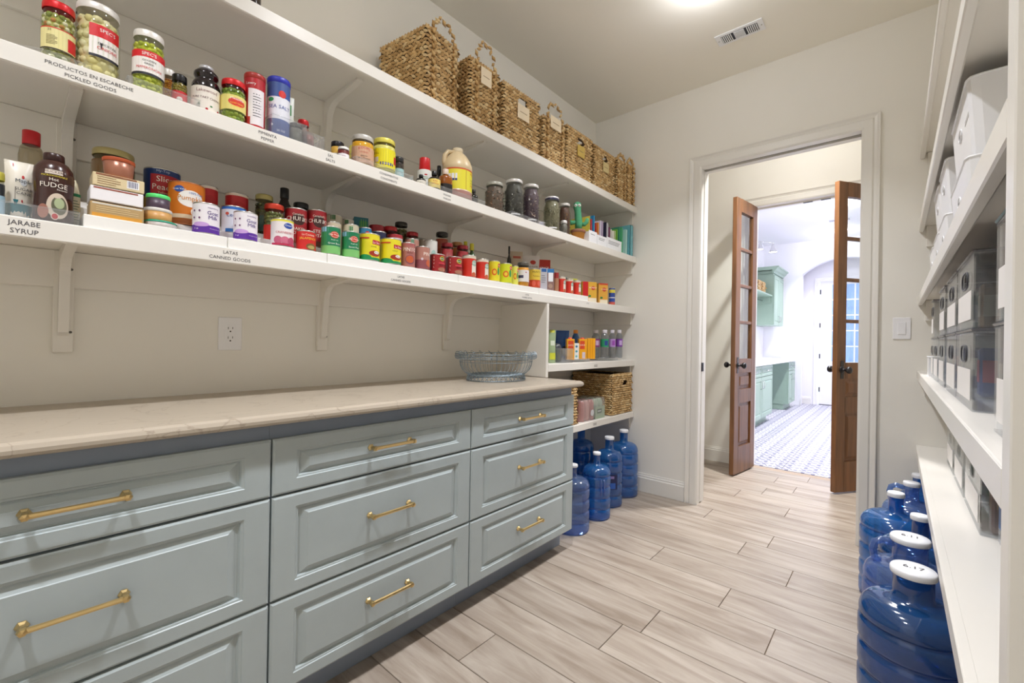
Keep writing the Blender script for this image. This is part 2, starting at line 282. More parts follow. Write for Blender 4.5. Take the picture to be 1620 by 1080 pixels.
 ('bottle', 'extract_bottle', 0.3498, -1.996, 1.8275, 0.0282, 0.0845, -0.505, 'black vanilla bottle with yellow label and red lettering', 'bottle', None, {'prof': 'small', 'body': '#17110d', 'cap': '#111111', 'lab': (0.05, 0.52, '#e7cf6e', 1.4), 'deco': [('text', 'PURE', 0, 0.68, 0.2, '#c2461c'), ('text', 'VANILLA', 0, 0.4, 0.2, '#c2461c')]}),
 ('bottle', 'extract_bottle', 0.2, -1.847, 1.8275, 0.0234, 0.1925, -0.513, 'dark bottle with black cap behind the vanilla bottle', 'bottle', None, {'prof': 'small', 'body': '#2a2420', 'cap': '#121212', 'lab': (0.1, 0.5, '#b8b4a8', 1.2)}),
 ('bottle', 'extract_bottle', 0.346, -1.926, 1.8275, 0.032, 0.1165, -0.524, 'square amber bottle with silver cap in front of the jug', 'bottle', None, {'prof': 'flask', 'body': '#8a4a10', 'cap': '#d8c8b8', 'lab': (0.02, 0.36, '#171310', 1.5), 'gloss': 1}),
 ('jug', 'vinegar_jug', 0.3, -1.814, 1.8275, 0.0741, 0.2605, -0.543, 'large tan vinegar jug with handle and bright yellow label', 'jug', None, {'body': '#d9c49c', 'cap': '#e0d0b0', 'lab': (0.17, 0.56, '#e3d93a', 1.5), 'deco': [('band', 0.93, 1, '#c8542a', -1, 1), ('band', 0, 0.97, '#b8962a', 0.28, 0.31), ('band', 0.4, 0.72, '#e9e9f0', -0.5, -0.12), ('band', 0.38, 0.48, '#2a3a80', -0.5, -0.12), ('text', 'BRAGG', 0.75, 0.78, 0.12, '#b8281e'), ('text', 'ORGANIC', 0.75, 0.5, 0.08, '#3a6a34'), ('text', 'APPLE CIDER', 0.75, 0.36, 0.07, '#6a4a20'), ('text', 'VINEGAR', 0.75, 0.22, 0.1, '#b8281e')]}),
 ('bottle', 'extract_bottle', 0.33, -1.728, 1.8275, 0.0206, 0.0785, -0.572, 'small black bottle at the right foot of the vinegar jug', 'bottle', None, {'prof': 'small', 'body': '#1c1a1a', 'cap': '#22201e', 'gloss': 1}),
 ('mason', 'mason_jar', 0.29, -1.535, 1.8248, 0.053, 0.1742, -0.607, 'mason jar of dried chilli pods with grey lid, leftmost of the dried goods jars', 'jar', 'mason jars of dried goods on the second shelf', {'lid': '#b8b8ae', 'fills': ['#6a5a52', '#b08a78', '#3a3436', '#7a5040']}),
 ('mason', 'mason_jar', 0.3236, -1.413, 1.8275, 0.0546, 0.2125, -0.64, 'tallest mason jar of dark dried tea leaves with white lid', 'jar', 'mason jars of dried goods on the second shelf', {'lid': '#e8e6e4', 'fills': ['#4a4848', '#767470', '#2c2c2e']}),
 ('mason', 'mason_jar', 0.3266, -1.267, 1.8275, 0.0515, 0.2255, -0.669, 'mason jar of purple flower petals with white lid', 'jar', 'mason jars of dried goods on the second shelf', {'lid': '#e8e6e4', 'fills': ['#5c4a5a', '#8a6a60', '#a89a98', '#403446']}),
 ('mason', 'mason_jar', 0.3275, -1.061, 1.8248, 0.0505, 0.2102, -0.704, 'mason jar full of grey green herbs with white lid and dark ring', 'jar', 'mason jars of dried goods on the second shelf', {'lid': '#e8e6e8', 'ring': '#3a3a56', 'fills': ['#85806a', '#6a6654', '#9c967c']}),
 ('mason', 'mason_jar', 0.28, -0.851, 1.8248, 0.0394, 0.2322, -0.726, 'mason jar of brown and orange spices at the right end of the jars', 'jar', 'mason jars of dried goods on the second shelf', {'lid': '#dcdad6', 'fills': ['#5a3a30', '#3a2826', '#b88040']}),
 ('mason', 'mason_jar', 0.35, -0.96, 1.8248, 0.0238, 0.0862, -0.725, 'tiny clear jar with white lid in front of the brown spice jar', 'jar', 'mason jars of dried goods on the second shelf', {'lid': '#eceae8', 'fills': ['#8a8684', '#6c6868']}),
 ('pouch', 'syrup_pouch', 0.28, -3.248, 1.4265, 0.0252, 0.1575, -0.006, 'cream pouch with teal base and red maple leaves', 'pouch', None, {'dep': 0.05, 'body': '#e8e2d4', 'deco': [('rect', 0, 0.15, 1.96, 0.29, '#1c7480'), ('tri', -0.2, 0.3, 0.4, 0.12, '#1c7480'), ('oval', 0.35, 0.66, 0.5, 0.13, '#d8dce0'), ('text', 'Maple', 0.35, 0.65, 0.075, '#203040'), ('oval', 0.3, 0.74, 0.2, 0.06, '#c23030'), ('rect', -0.25, 0.42, 0.04, 0.3, '#4a3226'), ('oval', 0.25, 0.34, 0.12, 0.05, '#b8282c'), ('oval', -0.42, 0.93, 0.1, 0.05, '#b8282c'), ('text', 'SUGAR', 0.38, 0.52, 0.06, '#303030'), ('text', 'CANE', 0.38, 0.45, 0.06, '#303030')]}),
 ('fudge', 'fudge_bottle', 0.325, -3.19, 1.4265, 0.0381, 0.1765, -0.035, 'brown plastic fudge sauce bottle with dessert picture', 'bottle', None, {'body': '#3a1c18', 'cap': '#331815'}),
 ('bottle', 'honey_bottle', 0.22, -3.227, 1.4265, 0.0235, 0.2525, -0.016, 'clear ribbed bottle with bright red cap behind the cream pouch', 'bottle', None, {'prof': 'ribbed', 'body': '#cfc6b4', 'cap': '#c01420', 'glassy': '#d8d0bc'}),
 ('bottle', 'syrup_bottle', 0.29, -3.15, 1.4265, 0.0119, 0.1305, -0.052, 'cream bottle with green stripe right of the fudge bottle', 'bottle', None, {'prof': 'drop', 'body': '#e2dcc0', 'cap': '#e2dcc0', 'lab': (0.1, 0.72, '#ded7bc', 1.5), 'deco': [('band', 0.9, 1, '#1e8a5a', -1, 1), ('lines', 0, 0.45, 1.2, 0.7, '#5a7a5a', 8)]}),
 ('jar', 'preserve_jar', 0.3, -3.285, 1.4265, 0.0153, 0.1105, 0.009, 'dark jar with yellow lid at the left edge of the tray', 'jar', None, {'glass': '#181a20', 'lid': '#d8d05a', 'fill': '#20242c', 'lab': (0.1, 0.6, '#9fc0d0', 1.5)}),
 ('jar', 'coffee_jar', 0.19, -3.062, 1.523, 0.0496, 0.164, -0.086, 'wide glass jar with gold lid behind the stacked boxes', 'jar', None, {'glass': '#b0926a', 'lid': '#b9ac74', 'fill': '#94714a', 'lab': (0.1, 0.5, '#8a3a24', 1.2)}),
 ('tub', 'copper_cup', 0.335, -3.068, 1.574, 0.034, 0.05, -0.091, 'small copper coloured glass cup on top of the stacked boxes', 'cup', None, {'body': '#a8705a', 'cap': '#b8542e', 'nocap': 1, 'deco': [('band', 0.8, 1, '#d8582c', -0.4, 0.2)]}),
 ('carton', 'cracker_box', 0.374, -3.071, 1.538, 0.0519, 0.033, -0.015, 'tan cracker box with barcode, topmost of the stack of three', 'box', None, {'dep': 0.08, 'body': '#dccba2', 'deco': [('rect', -0.1, 0.9, 1.6, 0.14, '#8a5a40'), ('barcode', 0.55, 0.5, 0.42, 0.62, '#3a3e6e'), ('lines', -0.4, 0.45, 0.9, 0.7, '#9a7a58', 4)]}),
 ('carton', 'cracker_box', 0.374, -3.074, 1.499, 0.053, 0.036, -0.015, 'plain white box in the middle of the stack of three', 'box', None, {'dep': 0.08, 'body': '#efedf0', 'deco': [('rect', -0.05, 0.9, 1.7, 0.12, '#9a5648')]}),
 ('carton', 'cracker_box', 0.374, -3.073, 1.457, 0.0537, 0.038, -0.015, 'clear plastic box of crackers at the bottom of the stack', 'box', None, {'dep': 0.08, 'body': '#b89a6a', 'deco': [('rect', 0, 0.12, 1.9, 0.25, '#d89a3a'), ('rect', 0, 0.9, 1.9, 0.1, '#d8d6cc'), ('lines', 0, 0.55, 1.6, 0.4, '#e6cfa0', 3)]}),
 ('can', 'food_can', 0.163, -2.942, 1.523, 0.0473, 0.149, -0.135, 'large blue can of sliced peaches with red panel', 'can', None, {'lab': '#1c3a78', 'deco': [('band', 0.45, 0.88, '#b8202a', -0.45, 0.9), ('band', 0, 0.38, '#b8962a', -1, 1), ('text', 'Sliced', 0.15, 0.72, 0.16, '#f4f0e8'), ('text', 'Peaches', 0.15, 0.54, 0.16, '#f4f0e8'), ('text', 'Yellow Cling', 0.15, 0.45, 0.06, '#f4e0c0'), ('text', 'Hy-Top', 0, 0.93, 0.07, '#b8c8e8'), ('text', 'HEAVY SYRUP', 0.1, 0.2, 0.08, '#5a3a10')]}),
 ('can', 'food_can', 0.25, -2.896, 1.49, 0.0479, 0.132, -0.161, 'large orange can of pumpkin with cloud shaped panel', 'can', None, {'lab': '#cc7018', 'top_': '#b06a3a', 'deco': [('oval', 0.12, 0.62, 0.95, 0.42, '#efeae6'), ('oval', 0.28, 0.3, 0.34, 0.22, '#efeae6'), ('oval', -0.3, 0.84, 0.36, 0.16, '#1d4a98'), ('text', 'Great Value', -0.3, 0.82, 0.055, '#f0f4fa'), ('text', '100% Pure', 0.3, 0.74, 0.07, '#5a7ab8'), ('text', 'Pumpkin', 0.12, 0.58, 0.15, '#d08424'), ('band', 0, 0.1, '#8a4a1a', -1, 1), ('band', 0.12, 0.22, '#d8c0a0', -0.7, 0.5)]}),
 ('tub', 'lidded_tub', 0.336, -2.982, 1.475, 0.0332, 0.035, -0.131, 'tan paste tub below the lime green lid', 'tub', None, {'body': '#c89858', 'cap': '#d8d4cc', 'deco': []}),
 ('tub', 'lidded_tub', 0.336, -2.982, 1.51, 0.0282, 0.04, -0.131, 'small dark pot with lime green lid between the cracker boxes and pumpkin can', 'tub', None, {'body': '#4a3a4a', 'cap': '#5ce07a', 'deco': []}),
 ('tub', 'lidded_tub', 0.336, -2.976, 1.457, 0.0383, 0.018, -0.134, 'shallow clear tub with teal lid on the riser edge', 'tub', None, {'body': '#c4bcb8', 'cap': '#1c9a7a', 'deco': []}),
 ('can', 'food_can', 0.163, -2.818, 1.523, 0.0292, 0.135, -0.185, 'red and cream evaporated milk can beside the pumpkin can', 'can', 'evaporated milk cans', {'lab': '#c3232a', 'deco': [('band', 0, 0.42, '#e8dcc4', -1, 1), ('band', 0.94, 1, '#f0e0d0', -1, 1), ('oval', 0.1, 0.52, 0.95, 0.5, '#b81c22'), ('arc', 'Carnation', 0.1, 0.48, 0.2, '#f6ecd8'), ('band', 0.02, 0.12, '#2a3a90', -0.2, 0.8)]}),
 ('can', 'food_can', 0.163, -2.73, 1.523, 0.0352, 0.131, -0.219, 'red and cream evaporated milk can above the low blue can', 'can', 'evaporated milk cans', {'lab': '#c3232a', 'deco': [('band', 0, 0.42, '#e8dcc4', -1, 1), ('band', 0.94, 1, '#f0e0d0', -1, 1), ('oval', 0.1, 0.52, 0.95, 0.5, '#b81c22'), ('arc', 'Carnation', 0.1, 0.48, 0.2, '#f6ecd8'), ('band', 0.02, 0.12, '#2a3a90', -0.2, 0.8)]}),
 ('can', 'food_can', 0.337, -2.865, 1.457, 0.035, 0.095, -0.183, 'white and purple goat milk can, the left one', 'can', 'goat milk cans', {'lab': '#ece8ee', 'deco': [('band', 0, 0.26, '#5a2a9a', -1, 1), ('oval', -0.3, 0.28, 0.8, 0.16, '#c6a0dc'), ('text', 'meyenberg', 0.3, 0.86, 0.07, '#6a4a8a'), ('text', 'Goat', 0.3, 0.64, 0.17, '#4a2a86'), ('text', 'Milk', 0.3, 0.48, 0.17, '#4a2a86'), ('oval', -0.65, 0.75, 0.1, 0.07, '#6a3a6a'), ('oval', -0.35, 0.75, 0.1, 0.07, '#6a3a6a'), ('oval', -0.65, 0.5, 0.1, 0.07, '#6a3a6a'), ('oval', -0.35, 0.5, 0.1, 0.07, '#6a3a6a'), ('text', '3 qt', -0.5, 0.1, 0.08, '#f0e8f8'), ('text', 'Powdered milk', 0.4, 0.13, 0.05, '#e0d0f0')]}),
 ('can', 'food_can', 0.25, -2.764, 1.49, 0.036, 0.093, -0.216, 'white can with blue rim and base behind the right goat milk', 'can', None, {'lab': '#d8dce8', 'deco': [('band', 0.9, 1, '#2a6ac0', -1, 1), ('band', 0, 0.14, '#2a6ab0', -0.5, 1), ('text', 'Lechera', 0.1, 0.6, 0.2, '#3a4a90'), ('oval', -0.4, 0.72, 0.2, 0.12, '#c05040'), ('band', 0.2, 0.45, '#a8b8d8', 0, 0.8)]}),
 ('can', 'food_can', 0.337, -2.756, 1.457, 0.0343, 0.094, -0.231, 'white and purple goat milk can, the right one', 'can', 'goat milk cans', {'lab': '#ece8ee', 'deco': [('band', 0, 0.26, '#5a2a9a', -1, 1), ('oval', -0.3, 0.28, 0.8, 0.16, '#c6a0dc'), ('text', 'meyenberg', 0.3, 0.86, 0.07, '#6a4a8a'), ('text', 'Goat', 0.3, 0.64, 0.17, '#4a2a86'), ('text', 'Milk', 0.3, 0.48, 0.17, '#4a2a86'), ('oval', -0.65, 0.75, 0.1, 0.07, '#6a3a6a'), ('oval', -0.35, 0.75, 0.1, 0.07, '#6a3a6a'), ('oval', -0.65, 0.5, 0.1, 0.07, '#6a3a6a'), ('oval', -0.35, 0.5, 0.1, 0.07, '#6a3a6a'), ('text', '3 qt', -0.5, 0.1, 0.08, '#f0e8f8'), ('text', 'Powdered milk', 0.4, 0.13, 0.05, '#e0d0f0')]}),
 ('jar', 'olive_jar', 0.163, -2.64, 1.523, 0.0306, 0.151, -0.254, 'tall jar of dark green olives with gold lid', 'jar', None, {'glass': '#4a4a2a', 'lid': '#b8ac6a', 'lumps': ['#4a4f26', '#38402a', '#6a6a34'], 'lab': (0.1, 0.55, '#3a5a50', 0.6)}),
 ('jar', 'olive_jar', 0.25, -2.637, 1.49, 0.0329, 0.133, -0.267, 'jar of green olives with red lid and red label', 'jar', None, {'glass': '#6a6a3a', 'lid': '#cc3a22', 'lumps': ['#5f6430', '#7a7a3c'], 'lab': (0.0, 0.5, '#c8281c', 1.5), 'deco': []}),
 ('bottle', 'sauce_bottle', 0.163, -2.569, 1.523, 0.0344, 0.197, -0.28, 'dark sauce bottle with tall black neck', 'bottle', None, {'prof': 'sauce', 'body': '#20120e', 'cap': '#141212', 'lab': (0.08, 0.5, '#b8b0b4', 1.3), 'gloss': 1}),
 ('jar', 'preserve_jar', 0.163, -2.506, 1.523, 0.0292, 0.154, -0.303, 'dark preserve jar with wide black lid behind the soup cans', 'jar', None, {'glass': '#2a1c1c', 'lid': '#18181a', 'fill': '#301c1c', 'lab': (0.1, 0.6, '#c8c4c0', 1.4)}),
 ('can', 'food_can', 0.337, -2.642, 1.457, 0.0357, 0.096, -0.278, 'white cranberry can with blue oval badge and pink slices', 'can', None, {'lab': '#ece6e6', 'deco': [('band', 0.93, 1, '#e8e04a', -1, 1), ('oval', 0.3, 0.78, 0.55, 0.22, '#2046a0'), ('text', 'Ocean', 0.3, 0.76, 0.1, '#f0f4fa'), ('text', 'CRANBERRY', 0.1, 0.46, 0.11, '#c05a68'), ('oval', -0.3, 0.2, 0.5, 0.3, '#c05a78'), ('oval', 0.1, 0.2, 0.5, 0.3, '#cc6a86'), ('oval', 0.5, 0.2, 0.5, 0.3, '#b84a6a'), ('band', 0, 0.08, '#b82c50', -0.7, 0.9)]}),
 ('can', 'food_can', 0.25, -2.561, 1.49, 0.0379, 0.134, -0.296, 'dark red chunky soup can, left of the pair', 'can', None, {'lab': '#9c1c24', 'deco': [('oval', 0.1, 0.7, 0.8, 0.34, '#3a1a16'), ('text', 'CHUNKY', 0.1, 0.66, 0.16, '#f2e8da'), ('text', "Campbell's", 0.1, 0.82, 0.07, '#e8d8c8'), ('text', 'BAKED', 0.15, 0.38, 0.11, '#e8dccc'), ('text', 'POTATO', 0.15, 0.26, 0.11, '#e8dccc'), ('band', 0, 0.14, '#8a4a34', -1, 1)]}),
 ('can', 'food_can', 0.25, -2.483, 1.49, 0.0356, 0.146, -0.325, 'dark red chunky soup can, right of the pair, below the bracket', 'can', None, {'lab': '#9c1c24', 'deco': [('oval', 0.1, 0.7, 0.8, 0.34, '#3a1a16'), ('text', 'CHUNKY', 0.1, 0.66, 0.16, '#f2e8da'), ('text', "Campbell's", 0.1, 0.82, 0.07, '#e8d8c8'), ('text', 'STEAK', 0.15, 0.38, 0.11, '#e8dccc'), ('text', 'POTATO', 0.15, 0.26, 0.11, '#e8dccc'), ('band', 0, 0.14, '#6a3a2a', -1, 1)]}),
 ('can', 'food_can', 0.337, -2.561, 1.457, 0.0329, 0.072, -0.31, 'small red can of jalapenos between cranberry and green bean cans', 'can', None, {'lab': '#cc2420', 'deco': [('text', 'La Costena', 0.1, 0.78, 0.14, '#f8e8d0'), ('text', 'JALAPENOS', 0.1, 0.56, 0.17, '#f0c83a'), ('oval', 0.3, 0.18, 0.7, 0.36, '#7a5a30'), ('oval', 0.3, 0.14, 0.5, 0.2, '#b0a060')]}),
 ('can', 'food_can', 0.163, -2.368, 1.523, 0.0318, 0.138, -0.351, 'cream can in the back row behind the left green bean can', 'can', None, {'lab': '#d6ccb4', 'deco': [('lines', 0.1, 0.5, 0.7, 0.2, '#b04848', 2), ('band', 0.85, 1, '#4a7a4a', -0.4, 0)]}),
 ('can', 'food_can', 0.25, -2.418, 1.49, 0.0313, 0.115, -0.348, 'cream can of beans in the middle row behind the green bean cans', 'can', None, {'lab': '#cfc2a8', 'deco': [('oval', 0.1, 0.75, 0.5, 0.2, '#8a4a3a')]}),
 ('can', 'food_can', 0.163, -2.309, 1.523, 0.0253, 0.132, -0.37, 'cream can in the back row left of the teal box', 'can', None, {'lab': '#d8d2c4', 'deco': [('lines', 0.1, 0.5, 0.7, 0.2, '#b04848', 2), ('band', 0.85, 1, '#4a7a4a', -0.4, 0)]}),
 ('can', 'food_can', 0.25, -2.343, 1.49, 0.0328, 0.121, -0.375, 'cream and green can behind the right green bean can', 'can', None, {'lab': '#d2cbae', 'deco': [('band', 0.7, 0.95, '#4a8a5a', -0.2, 0.1), ('lines', 0.5, 0.5, 0.7, 0.2, '#b04848', 2)]}),
 ('carton', 'pasta_box', 0.163, -2.246, 1.523, 0.0302, 0.158, -0.39, 'teal and green vegetable box at the back of the can shelf', 'box', None, {'dep': 0.05, 'body': '#1e6a78', 'deco': [('rect', 0.3, 0.7, 1.2, 0.4, '#2f8a58'), ('rect', 0.2, 0.2, 1.2, 0.25, '#b83a2c'), ('rect', 0, 0.8, 0.06, 0.3, '#8ac24a'), ('rect', 0.3, 0.8, 0.06, 0.3, '#8ac24a'), ('rect', 0.6, 0.8, 0.06, 0.3, '#8ac24a')]}),
 ('can', 'food_can', 0.25, -2.279, 1.49, 0.0277, 0.122, -0.396, 'small blue and green vegetable can below the teal box', 'can', None, {'lab': '#2a78a0', 'deco': [('oval', 0.2, 0.75, 0.6, 0.3, '#c03428')]}),
 ('can', 'food_can', 0.337, -2.469, 1.457, 0.0339, 0.106, -0.346, 'green bean can with red badge, left of the pair', 'can', 'green vegetable cans', {'lab': '#127a50', 'deco': [('band', 0, 1, '#3f9a5a', -1, -0.35), ('band', 0.82, 1, '#9cc4e8', -0.8, -0.25), ('band', 0.3, 1, '#127a50', -0.35, 1), ('band', 0, 0.3, '#7cc070', -1, 1), ('oval', 0.2, 0.72, 0.62, 0.26, '#c8341e'), ('oval', 0.2, 0.72, 0.56, 0.2, '#e8e0d0'), ('oval', 0.2, 0.72, 0.52, 0.17, '#c8341e'), ('text', 'Del Monte', 0.2, 0.69, 0.09, '#f8f0e8'), ('text', 'fresh cut', 0.2, 0.5, 0.07, '#d8ecd8'), ('text', 'Green Beans', 0.2, 0.36, 0.085, '#f0f4ea')]}),
 ('can', 'food_can', 0.337, -2.39, 1.457, 0.0334, 0.103, -0.375, 'green can with red badge, right of the pair beside the yellow can', 'can', 'green vegetable cans', {'lab': '#127a50', 'deco': [('band', 0, 1, '#3f9a5a', -1, -0.35), ('band', 0.82, 1, '#9cc4e8', -0.8, -0.25), ('band', 0.3, 1, '#127a50', -0.35, 1), ('band', 0, 0.3, '#7cc070', -1, 1), ('oval', 0.2, 0.72, 0.62, 0.26, '#c8341e'), ('oval', 0.2, 0.72, 0.56, 0.2, '#e8e0d0'), ('oval', 0.2, 0.72, 0.52, 0.17, '#c8341e'), ('text', 'Del Monte', 0.2, 0.69, 0.09, '#f8f0e8'), ('text', 'fresh cut', 0.2, 0.5, 0.07, '#d8ecd8'), ('text', 'Sweet Peas', 0.2, 0.36, 0.085, '#f0f4ea')]}),
 ('can', 'food_can', 0.337, -2.308, 1.457, 0.0399, 0.11, -0.404, 'yellow refried beans can, left of the two', 'can', 'yellow refried bean cans', {'lab': '#e2d424', 'deco': [('band', 0, 0.1, '#1c8a50', -1, 1), ('oval', -0.4, 0.1, 0.9, 0.2, '#1c8a50'), ('band', 0.62, 0.78, '#b81c34', 0.1, 0.85), ('text', 'La Sierra', 0.47, 0.65, 0.11, '#f8f0ec'), ('text', 'REFRIED', 0.2, 0.5, 0.06, '#707830'), ('oval', 0.3, 0.26, 0.8, 0.22, '#a0301c'), ('oval', 0.4, 0.3, 0.4, 0.12, '#f0eae0'), ('text', 'Pintos', 0.4, 0.27, 0.07, '#38302a'), ('band', 0.82, 0.87, '#c83a2a', -0.8, -0.1)]}),
 ('can', 'food_can', 0.3346, -2.208, 1.457, 0.0435, 0.108, -0.437, 'yellow refried beans can, right of the two, beside the pinto cans', 'can', 'yellow refried bean cans', {'lab': '#e2d424', 'deco': [('band', 0, 0.1, '#1c8a50', -1, 1), ('oval', -0.4, 0.1, 0.9, 0.2, '#1c8a50'), ('band', 0.62, 0.78, '#b81c34', 0.1, 0.85), ('text', 'La Sierra', 0.47, 0.65, 0.11, '#f8f0ec'), ('text', 'REFRIED', 0.2, 0.5, 0.06, '#707830'), ('oval', 0.3, 0.26, 0.8, 0.22, '#a0301c'), ('oval', 0.4, 0.3, 0.4, 0.12, '#f0eae0'), ('text', 'Pintos', 0.4, 0.27, 0.07, '#38302a'), ('band', 0.82, 0.87, '#c83a2a', -0.8, -0.1)]}),
 ('can', 'food_can', 0.163, -2.169, 1.523, 0.0328, 0.135, -0.415, 'pale can with dark red lid, back row behind the left yellow can', 'can', None, {'lab': '#d4ccc8', 'top_': '#a02830', 'deco': [('band', 0.8, 1, '#a82430', -1, 1), ('lines', 0, 0.4, 0.7, 0.2, '#6a3a3a', 2)]}),
 ('can', 'food_can', 0.25, -2.211, 1.49, 0.03, 0.119, -0.418, 'navy and yellow can behind the two yellow cans', 'can', None, {'lab': '#22284a', 'deco': [('oval', 0.2, 0.6, 0.8, 0.3, '#d8c84a'), ('lines', 0.2, 0.56, 0.7, 0.18, '#22284a', 2)]}),
 ('jar', 'preserve_jar', 0.163, -2.098, 1.523, 0.0325, 0.144, -0.436, 'dark jar with red lid, back row above the right yellow can', 'jar', None, {'glass': '#4a3a34', 'lid': '#b8202a', 'fill': '#4a2c28'}),
 ('jar', 'olive_jar', 0.1, -1.996, 1.523, 0.0316, 0.197, -0.453, 'olive jar with dark lid standing highest in the back row', 'jar', None, {'glass': '#5a5636', 'lid': '#3a3630', 'lumps': ['#6a6438', '#4a4a2a'], 'lab': (0.1, 0.55, '#3a3a40', 1.3)}),
 ('can', 'food_can', 0.25, -2.131, 1.49, 0.034, 0.12, -0.443, 'white topped can with red rim above the left pinto can', 'can', None, {'lab': '#d0c8c4', 'top_': '#a82c34', 'deco': [('band', 0.9, 1, '#a82c34', -1, 1), ('lines', 0.2, 0.6, 0.7, 0.2, '#7a4a4a', 2)]}),
 ('jar', 'preserve_jar', 0.163, -1.975, 1.523, 0.0299, 0.143, -0.471, 'jar with red lid and dark contents above the pinto cans', 'jar', None, {'glass': '#3a3430', 'lid': '#b01e28', 'fill': '#3a2a26'}),
 ('can', 'food_can', 0.25, -2.04, 1.49, 0.0327, 0.118, -0.47, 'salmon pink can behind the two pinto cans', 'can', None, {'lab': '#b88474', 'deco': [('band', 0.85, 1, '#5a9a7a', -0.2, 0.1)]}),
 ('can', 'food_can', 0.337, -2.122, 1.457, 0.0307, 0.108, -0.465, 'pinto bean can with lettering facing out, left of the pair', 'can', 'pinto bean cans', {'lab': '#a86a62', 'deco': [('band', 0.9, 1, '#a85a5a', -1, 1), ('text', 'PINTO', 0.1, 0.66, 0.2, '#f0e6dc'), ('oval', 0.1, 0.3, 0.9, 0.4, '#7a4a5a'), ('oval', 0.1, 0.31, 0.75, 0.32, '#c05a34'), ('text', 'BEANS', 0.1, 0.56, 0.08, '#6a2a2a')]}),
 ('can', 'food_can', 0.337, -2.046, 1.457, 0.0332, 0.104, -0.488, 'pinto bean can turned to the right, right of the pair', 'can', 'pinto bean cans', {'lab': '#b07a6c', 'deco': [('band', 0, 0.42, '#8a4a50', -1, 1), ('text', 'PINTO', 0.6, 0.62, 0.2, '#f0e6dc'), ('oval', 0.6, 0.28, 0.7, 0.34, '#c4603a'), ('oval', -0.1, 0.45, 0.2, 0.12, '#d8c8d0')]}),
 ('can', 'food_can', 0.163, -1.901, 1.523, 0.0293, 0.12, -0.491, 'beige can in the back row right of the pinto cans', 'can', None, {'lab': '#c8b8a4', 'deco': []}),
 ('can', 'food_can', 0.25, -1.93, 1.49, 0.0313, 0.132, -0.501, 'white can with pale green print above the dark red bean can', 'can', None, {'lab': '#dedcd6', 'deco': [('oval', 0.2, 0.5, 0.5, 0.3, '#a8c8c0')]}),
 ('jar', 'salsa_jar', 0.163, -1.79, 1.523, 0.0322, 0.179, -0.52, 'salsa jar with dark lid and orange red label in the back row', 'jar', None, {'glass': '#b8a888', 'lid': '#2e2a28', 'fill': '#b8482c', 'lab': (0.0, 0.6, '#b8482c', 1.5)}),
 ('jar', 'salsa_jar', 0.25, -1.829, 1.49, 0.0311, 0.138, -0.528, 'small crimson jar with crimson lid, left of the two', 'jar', 'crimson sauce jars', {'glass': '#8a1c24', 'lid': '#96202a', 'fill': '#98202a'}),
 ('jar', 'salsa_jar', 0.163, -1.685, 1.523, 0.0302, 0.146, -0.545, 'orange jar with tan lid behind the crimson jars', 'jar', None, {'glass': '#a85a24', 'lid': '#b8824a', 'fill': '#b8682c'}),
 ('jar', 'salsa_jar', 0.25, -1.725, 1.49, 0.0307, 0.144, -0.554, 'small crimson jar with crimson lid, right of the two', 'jar', 'crimson sauce jars', {'glass': '#8a1c24', 'lid': '#96202a', 'fill': '#98202a'}),
 ('bottle', 'lime_bottle', 0.163, -1.624, 1.523, 0.0223, 0.163, -0.559, 'green bottle with yellow cap, left and taller of the pair', 'bottle', 'green juice bottles', {'prof': 'small', 'body': '#3a5a34', 'cap': '#d4cc3a'}),
 ('bottle', 'lime_bottle', 0.25, -1.659, 1.49, 0.0248, 0.167, -0.57, 'green bottle with yellow cap, right of the pair', 'bottle', 'green juice bottles', {'prof': 'small', 'body': '#3a5a34', 'cap': '#d4cc3a'}),
 ('can', 'food_can', 0.337, -1.959, 1.457, 0.0345, 0.084, -0.513, 'dark red ranch bean can, left of the pair', 'can', 'dark red bean cans', {'lab': '#9a1c20', 'deco': [('band', 0, 1, '#6a141a', -1, -0.55), ('oval', 0.35, 0.78, 0.5, 0.28, '#d8c83a'), ('oval', 0.35, 0.78, 0.42, 0.2, '#1c5a34'), ('text', 'RANCH', 0.35, 0.74, 0.1, '#f8f0d8'), ('band', 0.45, 0.54, '#c83a4a', 0, 0.8), ('text', 'BLACK', 0.35, 0.34, 0.12, '#1c1414'), ('oval', 0.35, 0.12, 0.8, 0.24, '#a8705a'), ('text', 'S', -0.4, 0.8, 0.14, '#f0e0d0'), ('text', 'T', -0.4, 0.6, 0.14, '#f0e0d0'), ('text', 'Y', -0.4, 0.4, 0.14, '#f0e0d0'), ('text', 'L', -0.4, 0.2, 0.14, '#f0e0d0')]}),
 ('can', 'food_can', 0.337, -1.858, 1.457, 0.039, 0.087, -0.54, 'dark red ranch bean can, right of the pair', 'can', 'dark red bean cans', {'lab': '#9a1c20', 'deco': [('band', 0, 1, '#6a141a', -1, -0.55), ('oval', 0.35, 0.78, 0.5, 0.28, '#d8c83a'), ('oval', 0.35, 0.78, 0.42, 0.2, '#1c5a34'), ('text', 'RANCH', 0.35, 0.74, 0.1, '#f8f0d8'), ('band', 0.45, 0.54, '#c83a4a', 0, 0.8), ('text', 'BLACK', 0.35, 0.34, 0.12, '#1c1414'), ('oval', 0.35, 0.12, 0.8, 0.24, '#a8705a'), ('text', 'S', -0.4, 0.8, 0.14, '#f0e0d0'), ('text', 'T', -0.4, 0.6, 0.14, '#f0e0d0'), ('text', 'Y', -0.4, 0.4, 0.14, '#f0e0d0'), ('text', 'L', -0.4, 0.2, 0.14, '#f0e0d0')]}),
